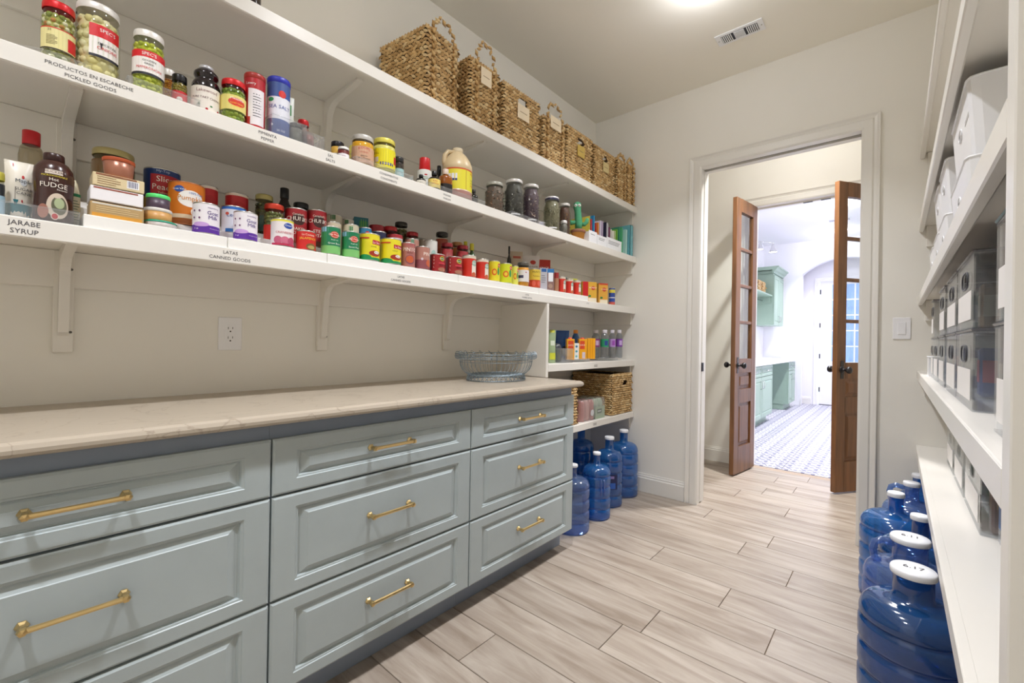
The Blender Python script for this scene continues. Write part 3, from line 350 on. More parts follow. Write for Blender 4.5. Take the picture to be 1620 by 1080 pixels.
 ('can', 'food_can', 0.337, -1.759, 1.457, 0.0343, 0.11, -0.566, 'bright red tomato can with pale panel, left of the first pair', 'can', 'red tomato cans with pale panel', {'lab': '#cc3020', 'deco': [('band', 0.88, 1, '#d8ccb8', -1, 1), ('band', 0.06, 0.56, '#e6ddd0', 0.15, 0.75), ('oval', 0.45, 0.66, 0.6, 0.3, '#9cb8a8'), ('oval', 0.4, 0.12, 0.5, 0.2, '#c8603a'), ('text', 'Rotel', 0.45, 0.62, 0.1, '#f8f4ec')]}),
 ('can', 'food_can', 0.337, -1.666, 1.457, 0.0323, 0.106, -0.588, 'bright red tomato can with pale panel, right of the first pair', 'can', 'red tomato cans with pale panel', {'lab': '#cc3020', 'deco': [('band', 0.88, 1, '#d8ccb8', -1, 1), ('band', 0.06, 0.56, '#e6ddd0', 0.15, 0.75), ('oval', 0.45, 0.66, 0.6, 0.3, '#9cb8a8'), ('oval', 0.4, 0.12, 0.5, 0.2, '#c8603a'), ('text', 'Rotel', 0.45, 0.62, 0.1, '#f8f4ec')]}),
 ('can', 'food_can', 0.337, -1.577, 1.457, 0.03, 0.11, -0.608, 'yellow chilli can, leftmost of the three narrow yellow cans', 'can', 'yellow chilli cans', {'lab': '#e0d42a', 'deco': [('oval', -0.1, 0.45, 0.6, 0.35, '#d86a20'), ('oval', -0.1, 0.45, 0.35, 0.2, '#e8c83a'), ('oval', 0.4, 0.5, 0.3, 0.4, '#2a8a4a'), ('oval', 0.5, 0.8, 0.4, 0.22, '#c02a30'), ('text', 'Mix', 0.5, 0.76, 0.1, '#f8f0e0')]}),
 ('can', 'food_can', 0.337, -1.487, 1.457, 0.0343, 0.109, -0.628, 'yellow green chilli can, middle of the three', 'can', 'yellow chilli cans', {'lab': '#cfd628', 'deco': [('oval', -0.1, 0.45, 0.6, 0.35, '#d86a20'), ('oval', -0.1, 0.45, 0.35, 0.2, '#e8c83a'), ('oval', 0.4, 0.5, 0.3, 0.4, '#2a8a4a'), ('oval', 0.5, 0.8, 0.4, 0.22, '#c02a30'), ('text', 'Mix', 0.5, 0.76, 0.1, '#f8f0e0')]}),
 ('can', 'food_can', 0.337, -1.41, 1.457, 0.0193, 0.108, -0.644, 'yellow chilli can with white stripe, rightmost of the three', 'can', 'yellow chilli cans', {'lab': '#dcd860', 'deco': [('oval', -0.1, 0.45, 0.6, 0.35, '#d86a20'), ('oval', -0.1, 0.45, 0.35, 0.2, '#e8c83a'), ('oval', 0.4, 0.5, 0.3, 0.4, '#2a8a4a'), ('oval', 0.5, 0.8, 0.4, 0.22, '#c02a30'), ('text', 'Mix', 0.5, 0.76, 0.1, '#f8f0e0')]}),
 ('jar', 'honey_jar', 0.337, -1.339, 1.457, 0.0341, 0.137, -0.658, 'orange syrup jar with dark lid and white label', 'jar', None, {'glass': '#c87818', 'lid': '#5a564e', 'fill': '#d08a18', 'lab': (0.22, 0.8, '#e2dee0', 1.5), 'deco': [('oval', 0.2, 0.8, 0.16, 0.1, '#a03030'), ('band', 0.3, 0.55, '#3a3a60', -0.9, -0.1)]}),
 ('can', 'food_can', 0.337, -1.234, 1.457, 0.0352, 0.112, -0.677, 'yellow topped tomato can with red tomatoes print', 'can', None, {'lab': '#dcc044', 'deco': [('band', 0, 0.42, '#c44424', -1, 1), ('oval', -0.2, 0.22, 0.4, 0.3, '#d8604a'), ('oval', 0.4, 0.22, 0.4, 0.3, '#d8604a'), ('text', "HUNT'S", 0.1, 0.82, 0.13, '#4a2c1a'), ('text', 'Tomatoes', 0.1, 0.6, 0.1, '#7a2a1a')]}),
 ('carton', 'soup_carton', 0.348, -1.16, 1.457, 0.0226, 0.13, -0.693, 'grey and white carton left of the blue topped carton', 'box', None, {'dep': 0.05, 'body': '#b8bac4', 'deco': [('rect', 0.1, 0.9, 1.4, 0.15, '#2a5a9a'), ('lines', 0, 0.5, 1.2, 0.4, '#6a6a78', 4)]}),
 ('carton', 'soup_carton', 0.348, -1.09, 1.457, 0.023, 0.136, -0.704, 'blue topped carton with white panel beside the bean cans', 'box', None, {'dep': 0.05, 'body': '#8a6a64', 'deco': [('rect', 0, 0.9, 1.9, 0.18, '#2c74b0'), ('rect', 0.05, 0.62, 1.3, 0.4, '#eef0f4'), ('oval', 0, 0.22, 1.2, 0.2, '#a88a78')]}),
 ('can', 'food_can', 0.337, -1.017, 1.457, 0.0176, 0.124, -0.714, 'brown and orange soup can right of the blue topped carton', 'can', None, {'lab': '#a87a5c', 'deco': [('band', 0.7, 1, '#9a2c2c', -1, 1)]}),
 ('can', 'food_can', 0.337, -0.955, 1.457, 0.0259, 0.103, -0.723, 'bright red tomato can with pale panel, left of the last three', 'can', 'red tomato cans with pale panel', {'lab': '#cc3020', 'deco': [('band', 0.88, 1, '#d8ccb8', -1, 1), ('band', 0.06, 0.56, '#e6ddd0', 0.15, 0.75), ('oval', 0.45, 0.66, 0.6, 0.3, '#9cb8a8'), ('oval', 0.4, 0.12, 0.5, 0.2, '#c8603a'), ('text', 'Rotel', 0.45, 0.62, 0.1, '#f8f4ec')]}),
 ('can', 'food_can', 0.337, -0.869, 1.457, 0.0264, 0.097, -0.736, 'bright red tomato can with pale panel, middle of the last three', 'can', 'red tomato cans with pale panel', {'lab': '#cc3020', 'deco': [('band', 0.88, 1, '#d8ccb8', -1, 1), ('band', 0.06, 0.56, '#e6ddd0', 0.15, 0.75), ('oval', 0.45, 0.66, 0.6, 0.3, '#9cb8a8'), ('oval', 0.4, 0.12, 0.5, 0.2, '#c8603a'), ('text', 'Rotel', 0.45, 0.62, 0.1, '#f8f4ec')]}),
 ('can', 'food_can', 0.337, -0.778, 1.457, 0.027, 0.099, -0.749, 'bright red tomato can with pale panel, right of the last three', 'can', 'red tomato cans with pale panel', {'lab': '#cc3020', 'deco': [('band', 0.88, 1, '#d8ccb8', -1, 1), ('band', 0.06, 0.56, '#e6ddd0', 0.15, 0.75), ('oval', 0.45, 0.66, 0.6, 0.3, '#9cb8a8'), ('oval', 0.4, 0.12, 0.5, 0.2, '#c8603a'), ('text', 'Rotel', 0.45, 0.62, 0.1, '#f8f4ec')]}),
 ('carton', 'hominy_can', 0.345, -0.628, 1.4245, 0.0557, 0.1395, -0.513, 'wide red and yellow tin of hominy, the left one', 'can', None, {'dep': 0.06, 'body': '#d8a83a', 'deco': [('rect', -0.6, 0.5, 0.78, 1, '#c41c1e'), ('oval', 0.5, 0.7, 0.6, 0.2, '#c84a30'), ('text', 'HOMINY', 0.45, 0.68, 0.1, '#f8ecd0'), ('oval', 0.0, 0.3, 0.4, 0.1, '#2a7a4a'), ('rect', 0.4, 0.1, 1.15, 0.22, '#e6dcc4')]}),
 ('carton', 'hominy_can', 0.345, -0.441, 1.4245, 0.0379, 0.1495, -0.528, 'yellow tin of hominy with red rim, the right one', 'can', None, {'dep': 0.06, 'body': '#dca440', 'deco': [('rect', 0, 0.96, 1.98, 0.08, '#c4402e'), ('oval', 0.2, 0.7, 0.9, 0.2, '#c84a30'), ('text', 'HOMINY', 0.2, 0.68, 0.08, '#f8ecd0'), ('oval', -0.4, 0.3, 0.6, 0.1, '#2a7a4a'), ('rect', 0.1, 0.1, 1.7, 0.22, '#e6dcc4')]}),
 ('can', 'food_can', 0.345, -0.313, 1.4245, 0.0229, 0.1285, -0.807, 'narrow blue and yellow can at the right end of the can shelf', 'can', None, {'lab': '#2c4a9a', 'deco': [('band', 0.72, 0.92, '#d8cc4a', -1, 1), ('band', 0, 0.16, '#c85a4a', -1, 1), ('band', 0.4, 0.45, '#e8e8f0', -1, 1)]}),
 ('tub', 'tuna_tub', 0.163, -1.432, 1.535, 0.0474, 0.06, -0.601, 'round container with navy lid behind the red tomato cans', 'tub', None, {'body': '#8a8a88', 'cap': '#2c3060', 'deco': []}),
 ('tub', 'tuna_tub', 0.25, -1.421, 1.49, 0.0412, 0.07, -0.622, 'pale container with blue square behind the yellow cans', 'tub', None, {'body': '#c8ccd4', 'cap': '#b0aea8', 'deco': [('band', 0.3, 0.8, '#3a5aa8', 0.1, 0.6)]}),
 ('bottle', 'sauce_bottle', 0.163, -1.265, 1.523, 0.0134, 0.199, -0.633, 'slim black bottle behind the middle yellow can', 'bottle', None, {'prof': 'small', 'body': '#201c1a', 'cap': '#181818'}),
 ('pouch', 'snack_bag', 0.163, -1.196, 1.523, 0.043, 0.181, -0.646, 'brown and cream snack bag behind the syrup jar', 'bag', None, {'dep': 0.03, 'body': '#c0ae96', 'deco': [('rect', 0.1, 0.8, 1.2, 0.08, '#a85040')]}),
 ('pouch', 'snack_bag', 0.2, -1.092, 1.523, 0.0558, 0.168, -0.672, 'white snack bag with red oval badge', 'bag', None, {'dep': 0.03, 'body': '#d6d0cc', 'deco': [('oval', 0.2, 0.74, 0.7, 0.16, '#b8301e'), ('text', 'Bob Red Mill', 0.2, 0.55, 0.07, '#4a3a34')]}),
 ('carton', 'tea_box', 0.195, -0.952, 1.523, 0.0413, 0.161, -0.693, 'red box with white lettering behind the cartons', 'box', None, {'dep': 0.05, 'body': '#c02c1c', 'deco': [('text', 'ONCE', 0, 0.62, 0.16, '#f6ece4')]}),
 ('tub', 'lidded_tub', 0.25, -0.811, 1.49, 0.0253, 0.09, -0.726, 'dark jar with teal lid behind the last red tomato cans', 'tub', None, {'body': '#4a4640', 'cap': '#4a7a7a', 'deco': []}),
 ('tub', 'lidded_tub', 0.25, -0.704, 1.49, 0.0389, 0.09, -0.741, 'jar with yellow green lid behind the last red tomato cans', 'tub', None, {'body': '#6a6a3a', 'cap': '#b8b83a', 'deco': []}),
 ('tub', 'lidded_tub', 0.25, -0.54, 1.49, 0.0403, 0.085, -0.762, 'jar with olive green lid behind the red and yellow tin', 'tub', None, {'body': '#6a6a3a', 'cap': '#98a83a', 'deco': []}),
 ('pouch', 'drink_pouch', 0.31, -1.01, 1.0155, 0.0297, 0.2065, -0.709, 'pale green bottle shaped pouch at the left end of the niche shelf', 'pouch', None, {'dep': 0.05, 'body': '#9aae86', 'deco': [('rect', 0.2, 0.96, 1, 0.08, '#c8cc3a'), ('rect', 0.2, 0.2, 1.4, 0.2, '#c8cc3a'), ('rect', 0.2, 0.6, 1, 0.15, '#d8e0cc')]}),
 ('pouch', 'flour_pouch', 0.12, -0.623, 1.0155, 0.0567, 0.2135, -0.726, 'bright blue pouch behind the clear bin', 'pouch', None, {'dep': 0.04, 'body': '#1c5aa8', 'deco': [('oval', 0.3, 0.3, 0.8, 0.35, '#30343e')]}),
 ('carton', 'juice_carton', 0.33, -0.828, 1.0315, 0.0247, 0.1455, -0.74, 'orange juice carton with red cap, the left one', 'carton', None, {'dep': 0.045, 'capc': '#d8401c', 'body': '#f0a81c', 'deco': [('rect', 0, 0.72, 1.5, 0.38, '#d84a24'), ('text', 'JUICE', 0, 0.66, 0.1, '#f8e8d0')]}),
 ('bottle', 'drink_bottle', 0.24, -0.633, 1.0315, 0.0286, 0.2015, -0.748, 'blue sports drink bottle with orange cap', 'bottle', None, {'prof': 'sport', 'body': '#1a5a9a', 'cap': '#e08a24'}),
 ('carton', 'juice_carton', 0.335, -0.766, 1.0315, 0.0167, 0.1085, -0.75, 'white carton with blue circles between the orange cartons', 'carton', None, {'dep': 0.04, 'body': '#e6ecee', 'deco': [('oval', 0, 0.8, 0.9, 0.14, '#2a7aa8'), ('oval', 0, 0.5, 0.9, 0.14, '#4aa8c0'), ('oval', 0, 0.2, 0.9, 0.14, '#6ac0c8')]}),
 ('carton', 'juice_carton', 0.335, -0.685, 1.0315, 0.0276, 0.1475, -0.761, 'orange juice carton with red cap, the middle one', 'carton', None, {'dep': 0.045, 'capc': '#d8401c', 'body': '#f0a81c', 'deco': [('rect', -0.2, 0.7, 1.2, 0.4, '#d84a24'), ('text', 'JUICE', -0.2, 0.66, 0.1, '#f8e8d0'), ('rect', 0.2, 0.2, 0.8, 0.3, '#d8c8d0')]}),
 ('carton', 'juice_carton', 0.335, -0.577, 1.0315, 0.0282, 0.1445, -0.774, 'plain yellow orange carton, the right one', 'carton', None, {'dep': 0.045, 'body': '#f2ac18', 'deco': [('rect', -0.25, 0.5, 0.1, 0.96, '#d88a14'), ('rect', 0.3, 0.5, 0.1, 0.96, '#d88a14')]}),
 ('bottle', 'water_bottle', 0.27, -0.408, 1.0315, 0.0298, 0.2075, -0.781, 'clear water bottle with plum label at the left of the turntable', 'bottle', 'clear water bottles on the niche turntable', {'prof': 'water', 'body': '#cfd2d4', 'cap': '#d8d4dc', 'glassy': '#d6dade', 'lab': (0.4, 0.68, '#8a3a78', 1.57), 'deco': [('band', 0.2, 0.8, '#c8b0d0', -0.2, 0.5)]}),
 ('bottle', 'water_bottle', 0.32, -0.366, 1.0315, 0.0296, 0.2085, -0.796, 'clear water bottle with green and navy label', 'bottle', 'clear water bottles on the niche turntable', {'prof': 'water', 'body': '#cfd2d4', 'cap': '#d8d4dc', 'glassy': '#d6dade', 'lab': (0.4, 0.68, '#2a9a6a', 1.57), 'deco': [('band', 0.2, 0.8, '#2a3a90', -0.2, 0.5)]}),
 ('bottle', 'water_bottle', 0.33, -0.27, 1.0315, 0.0255, 0.2115, -0.808, 'clear water bottle with pale lilac label', 'bottle', 'clear water bottles on the niche turntable', {'prof': 'water', 'body': '#cfd2d4', 'cap': '#d8d4dc', 'glassy': '#d6dade', 'lab': (0.4, 0.68, '#b890d0', 1.57), 'deco': [('band', 0.2, 0.8, '#9a4ab0', -0.2, 0.5)]}),
 ('bottle', 'water_bottle', 0.33, -0.159, 1.0315, 0.026, 0.2145, -0.82, 'clear water bottle with deep purple label at the right of the turntable', 'bottle', 'clear water bottles on the niche turntable', {'prof': 'water', 'body': '#cfd2d4', 'cap': '#d8d4dc', 'glassy': '#d6dade', 'lab': (0.4, 0.68, '#7a3aa0', 1.57), 'deco': [('band', 0.2, 0.8, '#c8b0e0', -0.2, 0.5)]}),
]
for it in ITEMS:
    for d in it[11].get('deco', []):
        if d[0] in ('text', 'arc'): text2d(d[1])

# ================================================================ SETTING
H = 3.0; W = 2.41; YN = -4.4
wl = M().box(-.12, 0, YN, .12, 0, H); struct('wall_left', wl, WALL)
struct('wall_right', M().box(W, W + .12, YN, .12, 0, H), WALL)
struct('wall_near', M().box(-.12, W + .12, YN - .12, YN, 0, H), WALL)
DX0, DX1, DZ = .862, 1.793, 2.425   # rough opening, lined by the jambs
struct('wall_back', M().box(0, DX0, 0, .12, 0, H).box(DX1, W, 0, .12, 0, H).box(DX0, DX1, 0, .12, DZ, H), WALL)
struct('ceiling', M().box(-.12, W + .12, YN, .12, H, H + .1), CEIL)
# hall between the two doorways
struct('wall_hall', M().box(-1.6, .91, 1.35, 1.47, 0, H).box(1.835, 3.2, 1.35, 1.47, 0, H).box(.91, 1.835, 1.35, 1.47, 2.455, H), WALL)
struct('wall_hall_left', M().box(-1.72, -1.6, .12, 1.47, 0, H), WALL)
struct('wall_hall_right', M().box(3.2, 3.32, .12, 1.47, 0, H), WALL)
struct('wall_hall_front', M().box(-1.6, -.12, 0, .12, 0, H).box(W + .12, 3.2, 0, .12, 0, H), WALL)
struct('ceiling_hall', M().box(-1.6, 3.2, .12, 1.47, H, H + .1), CEIL)
# laundry room
LH = 3.13
struct('wall_laundry_left', M().box(-.2, -.08, 1.47, 7.3, 0, LH), LWHITE)
struct('wall_laundry_right', M().box(2.7, 2.82, 1.47, 7.3, 0, LH), LWHITE)
struct('ceiling_laundry', M().box(-.2, 2.82, 1.47, 7.3, LH, LH + .1), LWHITE)
am = M(); ax0, ax1, az, ah = .575, 1.865, 2.50, .27
am.box(-.08, ax0, 6.74, 6.88, 0, LH).box(ax1, 2.7, 6.74, 6.88, 0, LH)
N_ = 20; cxa = (ax0 + ax1) / 2; hw = (ax1 - ax0) / 2
Rr = (hw * hw + ah * ah) / (2 * ah)
arc = [(ax0 + (ax1 - ax0) * i / N_, az + ah - Rr + math.sqrt(Rr * Rr - (hw * (2 * i / N_ - 1)) ** 2)) for i in range(N_ + 1)]
for (xa, za), (xb, zb) in zip(arc, arc[1:]): am.prism([(xa, za), (xb, zb), (xb, LH), (xa, LH)], 6.74, 6.88)
struct('wall_laundry_back', am, LWHITE)
struct('wall_vestibule', M().box(-.08, .80, 7.15, 7.27, 0, LH).box(1.73, 2.7, 7.15, 7.27, 0, LH).box(.80, 1.73, 7.15, 7.27, 2.40, LH), LWHITE)

# floor: slab + plank tiles laid across the room
fl = struct('floor', M().box(-1.6, 3.2, YN, 1.47, -.05, -.006), pmat('#a08f7d', .8, name='grout'))
rows = {-.41: 1.295, -.604: 1.557, -.801: .966, -.998: 1.366, -1.195: 1.584, -1.392: 1.186, -1.589: 1.11, -1.786: .27, -1.983: .768, .378: 1.388, .575: 1.027, .772: 1.17, 1.363: 1.39}
k = -20
while True:
    y1 = -.41 + .197 * k; k += 1
    if y1 < YN + .05: continue
    if y1 > 1.47: break
    y0 = max(y1 - .197, YN); off = None
    for yy, xx in rows.items():
        if abs(yy - y1) < .02: off = xx
    off = off if off is not None else rnd.uniform(.1, 1.2)
    inside = y0 < .0; X0, X1 = (0, W) if y1 < .06 else (-1.6, 3.2) if y0 > .11 else (0, W)
    x = off - 1.2 * math.ceil((off - X0) / 1.2)
    while x < X1:
        a, b = max(x, X0), min(x + 1.2, X1); x += 1.2
        if b - a < .03: continue
        tag(M().box(-(b - a) / 2 + .0015, (b - a) / 2 - .0015, -(y1 - y0) / 2 + .0015, (y1 - y0) / 2 - .0015, -.006, 0, b=.0012).build('plank', PLANK, fl, ((a + b) / 2, (y0 + y1) / 2, 0)))
fl2 = struct('floor_laundry', M().box(-.08, 2.7, 1.47, 7.27, -.05, -.006), pmat('#a8a6a8', .8, name='grout_grey'))
tile_me = None
for i in range(7):
    for j in range(14):
        x0, y0 = -.08 + .41 * i, 1.475 + .41 * j
        if x0 > 2.2: continue
        if tile_me is None:
            o = M().box(-.2035, .2035, -.2035, .2035, -.006, 0, b=.001).build('floor_tile', PATTILE, fl2, (x0 + .205, y0 + .205, 0)); tile_me = o.data
        else: link('floor_tile', tile_me, fl2, (x0 + .205, y0 + .205, 0))

# baseboards
def base_prof(h=.139, t=.016): return [(0, 0), (t, 0), (t, h * .76), (t * .7, h * .8), (t * .7, h * .88), (t * .45, h * .92), (t * .35, h), (0, h)]
def baseboard(name, axis, c, a, b, sgn):
    m = M(); m.prism([(c + sgn * p, z) for p, z in base_prof()], a, b, axis=axis); return struct(name, m, TRIM)
baseboard('baseboard_back', 'x', 0, .012, .79, -1)
baseboard('baseboard_hall', 'x', 1.35, -1.6, .82, -1)
baseboard('baseboard_hall_right', 'x', 1.35, 1.94, 3.2, -1)
baseboard('baseboard_arch', 'x', 6.74, .57, .578, -1)
baseboard('baseboard_vestibule', 'x', 7.15, .2, .69, -1)
baseboard('baseboard_laundry', 'x', 1.47, -.06, .80, 1)

# door casings (mitred, stepped profile)
def casing(name, xl, xr, zt, y, sgn, w=.085, mat=None):
    m = M(); prof = [(0, 0), (0, .014), (.012, .02), (.05, .02), (.058, .012), (.07, .016), (.08, .024), (w, .024), (w, 0)]
    path = [(xl, 0, -1, 0), (xl, zt, -1, 1), (xr, zt, 1, 1), (xr, 0, 1, 0)]
    vs = []
    for x, z, dx, dz in path:
        for p, d in prof: vs.append((x + dx * p, y + sgn * d, z + dz * p))
    n = len(prof); fs = []
    for i in range(3):
        for j in range(n): fs.append((i * n + j, i * n + (j + 1) % n, (i + 1) * n + (j + 1) % n, (i + 1) * n + j))
    m.add(vs, fs); return struct(name, m, mat or TRIM)
casing('trim_1', .88, 1.775, 2.407, 0, -1)
casing('trim_2', .88, 1.775, 2.407, .12, 1)
casing('trim_3', .925, 1.82, 2.44, 1.35, -1)
casing('trim_4', .925, 1.82, 2.44, 1.47, 1)
casing('trim_5', .81, 1.72, 2.39, 7.15, -1, mat=LWHITE)
# jambs: split for the pocket door, with the track slot in the head
jm = M()
for y0, y1 in ((0, .04), (.084, .12)):
    jm.box(.862, .88, y0, y1, 0, 2.407); jm.box(.862, 1.793, y0, y1, 2.407, 2.425)
jm.box(1.775, 1.793, 0, .12, 0, 2.407)
jm.box(.862, 1.793, .04, .084, 2.421, 2.425, 1)
o = jm.build('trim_6', [TRIM, pmat('#6a655a', .6, name='track_slot')]); fixn(o); o['kind'] = 'structure'
j2 = M().box(.91, .925, 1.35, 1.47, 0, 2.44).box(1.82, 1.835, 1.35, 1.47, 0, 2.44).box(.91, 1.835, 1.35, 1.47, 2.44, 2.455).box(.925, 1.82, 1.40, 1.43, 2.428, 2.44)
tr7 = struct('trim_7', j2, TRIM)
for x in (1.30, 1.43): M().box(x, x + .07, 1.40, 1.425, 2.4245, 2.428).build('strike_plate', BLACK, tr7)
# pocket door, edge showing in the left jamb
pd = thing('pocket_door', 'white pocket door slid into the left side of the doorway with only its edge showing', 'door', (.0, .062, 0))
M().box(.8635, .884, -.019, .019, .008, 2.40, b=.002).build('slab', TRIM, pd)
lt = M().box(.8805, .887, -.015, .015, .955, 1.01, b=.001).box(.872, .8842, -.0205, .0205, .95, 1.015, b=.001); fixn(lt.build('latch', BLACK, pd))
M().box(.8871, .8874, -.006, .006, .972, .992).build('latch_slot', pmat('#3c3c44', .3, metal=.6), pd)

# ---------------------------------------------------------------- brown french doors
GLASS = gmat('#f4f6f4', .0, .02, .4, .03, 'door_glass')
def leaf(label, hinge, ang, wd, flip):
    d = thing('glazed_door', label, 'door', (hinge[0], hinge[1], .012), ang)
    t = .019; z1 = 2.425; st = .095; m = M()
    # local x runs from the hinge to the free edge
    m.box(0, st, -t, t, 0, z1, b=.003); m.box(wd - st, wd, -t, t, 0, z1, b=.003)
    rails = [(0, .235), (.62, .74), (.885, 1.01), (z1 - .115, z1)]
    for a, b in rails: m.box(st, wd - st, -t * .98, t * .98, a, b)
    fixn(m.build('door_frame', DOORWOOD, d))
    gz = [1.01 + (z1 - .115 - 1.01) * i / 4 for i in range(5)]
    for z in gz[1:-1]:
        M().box(st, wd - st, -.015, .015, z - .014, z + .014, b=.004).build('muntin', DOORWOOD, d)
    for a, b in zip(gz, gz[1:]):
        M().box(st, wd - st, -.002, .002, a + (.0 if a == gz[0] else .014), b - (.014 if b != gz[-1] else 0)).build('pane', GLASS, d)
    for a, b in ((.235, .62), (.74, .885)):
        p = M()
        for s in (-1, 1):
            e = .022; y0 = s * .004; y1 = s * .013
            X0, X1 = st, wd - st
            vs = [(X0, y0, a), (X1, y0, a), (X1, y0, b), (X0, y0, b), (X0 + e, y0, a + e), (X1 - e, y0, a + e), (X1 - e, y0, b - e), (X0 + e, y0, b - e),
                  (X0 + e * 1.8, y1, a + e * 1.8), (X1 - e * 1.8, y1, a + e * 1.8), (X1 - e * 1.8, y1, b - e * 1.8), (X0 + e * 1.8, y1, b - e * 1.8)]
            fs = [(i, (i + 1) % 4, (i + 1) % 4 + 4, i + 4) for i in range(4)] + [(i + 4, (i + 1) % 4 + 4, (i + 1) % 4 + 8, i + 8) for i in range(4)] + [(8, 9, 10, 11)]
            p.add(vs, fs)
        fixn(p.build('door_panel', DOORWOOD, d))
    for s in (-1, 1):
        kb = M(); X = wd - .055; Z = .955
        kb.lathe([(0, 0), (.028, 0), (.028, .004), (.02, .008), (.009, .01), (.009, .035), (.02, .042), (.027, .052), (.026, .064), (.016, .072), (0, .074)], 16)
        kb.v = [(X + a, s * (t + c_), Z + b) for a, b, c_ in kb.v]
        fixn(kb.build('knob', BLACK, d))
        M().box(X - .016, X + .016, s * (t + .0015) - .0015, s * (t + .0015) + .0015, Z - .07, Z + .07, b=.001).build('escutcheon', BLACK, d)
    for z in (.25, 1.2, 2.15):
        M().box(-.004, .0, -.012, .012, z, z + .1).build('hinge', BLACK, d)
    return d
import math as mt
def dirang(a, b): return mt.atan2(b[1] - a[1], b[0] - a[0])
leaf('brown wooden glazed door leaf on the left, swung open into the hall', (.931, 1.345), dirang((.931, 1.345), (.868, .895)), .452, 1)
leaf('brown wooden glazed door leaf on the right, half hidden by the white door casing', (1.815, 1.345), dirang((1.815, 1.345), (1.582, .985)), .435, 1)

# ================================================================ LIGHTS (the lamps the place has)
def can_light(x, y, z, watt, col, label, r=.075, group=None):
    t = thing('recessed_light', label, 'light', (x, y, z), group=group)
    M().lathe([(r * .8, -.001), (r * .86, -.006), (r * 1.15, -.005), (r * 1.2, 0), (r * .8, 0)], 28).build('trim_ring', PLWHITE, t)
    M().lathe([(0, -.003), (r * .8, -.003)], 28).build('lens', pmat(col, .5, emis=6, name='lamp_lens'), t)
    M().lathe([(r * .7, -.004), (r * .66, -.030), (r * .45, -.048), (0, -.054)], 24).build('dome', pmat(col, .5, emis=5, name='lamp_lens'), t)
    p = bpy.data.lights.new('bulb_glow', 'POINT'); p.energy = watt * .42; p.shadow_soft_size = .062; p.color = col
    po = bpy.data.objects.new('bulb_glow', p); C.objects.link(po); po.parent = t; po.location = (0, 0, -.075)
    l = bpy.data.lights.new('lamp', 'AREA'); l.shape = 'DISK'; l.size = r * 1.7; l.spread = math.radians(112); l.energy = watt; l.color = col
    lo = bpy.data.objects.new('lamp', l); C.objects.link(lo); lo.parent = t; lo.location = (0, 0, -.060)
    return t
for y, n in ((-.98, 'nearest the doorway'), (-2.3, 'over the middle of the cabinets'), (-3.62, 'nearest the near wall')):
    can_light(1.2, y, H, PANTRY_W, WARM, 'round recessed pantry ceiling light, the one ' + n)
can_light(1.35, .62, H, HALL_W, NEUT, 'round recessed ceiling light in the hall between the doorways')
can_light(1.39, 4.3, LH, LAUNDRY_W, COOL, 'round recessed laundry ceiling light seen through the right door glass')
can_light(1.39, 2.5, LH, LAUNDRY_W * .7, COOL, 'round recessed laundry ceiling light just inside the laundry')
can_light(1.2, 6.1, LH, LAUNDRY_W * .7, COOL, 'round recessed laundry ceiling light in front of the arch')

# ================================================================ SHELVES
BR_Y = [-3.15, -2.34, -1.62, -.85]
BRA = SHELF
def bracket(par, y, zb, drop, plate=.29):
    m = M(); m.box(0.001, .0195, y - .023, y + .023, zb - plate, zb, b=.002)
    P = [(.0195, zb), (.30, zb), (.30, zb - .008)]
    for i in range(9):
        a = PI / 2 * i / 8; P.append((.116 - .066 * math.sin(a), zb - .024 - .066 * (1 - math.cos(a))))
    P += [(.030, zb - plate * .80), (.0195, zb - plate * .84)]
    m.prism(P, y - .012, y + .012)
    o = fixn(m.build('bracket', BRA, par))
    s = M()
    for z in (zb - .055, zb - plate * .8):
        s.lathe([(0, .0212), (.004, .0212), (.004, .019)], 8); 
        k = 24
        for i in range(len(s.v) - k, len(s.v)): a, b, c_ = s.v[i]; s.v[i] = (c_, y + .016 + a, z + b)
    s.build('screw', pmat('#6b675f', .5), o)
def flat_text(par, t, x, y, z, size, face=1, name='lettering', mat=INK):
    v, f = text2d(t); m = M()
    m.add([(x, y + face * p * size, z + q * size) for p, q in v], f); return m.build(name, mat, par)
def shelf(label, z0, z1, y0, y1, x1=.385, brk=(), cleat=True, texts=(), backcleat=True, lines=()):
    o = thing('wall_shelf', label, 'shelf', (0, 0, 0))
    m = M().box(.001, x1, y0, y1, z1 - .02, z1, b=.001).box(x1 - .02, x1 + .001, y0, y1, z0, z1 + .0005, b=.003)
    m.build('board', SHELF, o)
    if cleat:
        M().box(.0005, .018, y0, y1, z0 - .085, z1 - .0205, b=.002).build('cleat', SHELF, o)
        if backcleat: M().box(.019, x1 - .03, -.018, -.0005, z0 - .085, z1 - .0205, b=.002).build('cleat', SHELF, o)
    for y in brk: bracket(o, y, z1 - .0205, 0, .31)
    if lines:
        q = M()
        for y, z in lines: q.box(x1 + .0012, x1 + .0015, y - .022, y + .022, z - .0015, z + .0015)
        q.build('printed_line', INK, o)
    for t, y, z, s in texts: flat_text(o, t, x1 + .0016, y, z, s)
    return o
shelf('long top shelf of the left wall carrying the woven baskets', 2.169, 2.217, YN + .002, -.002, brk=BR_Y)
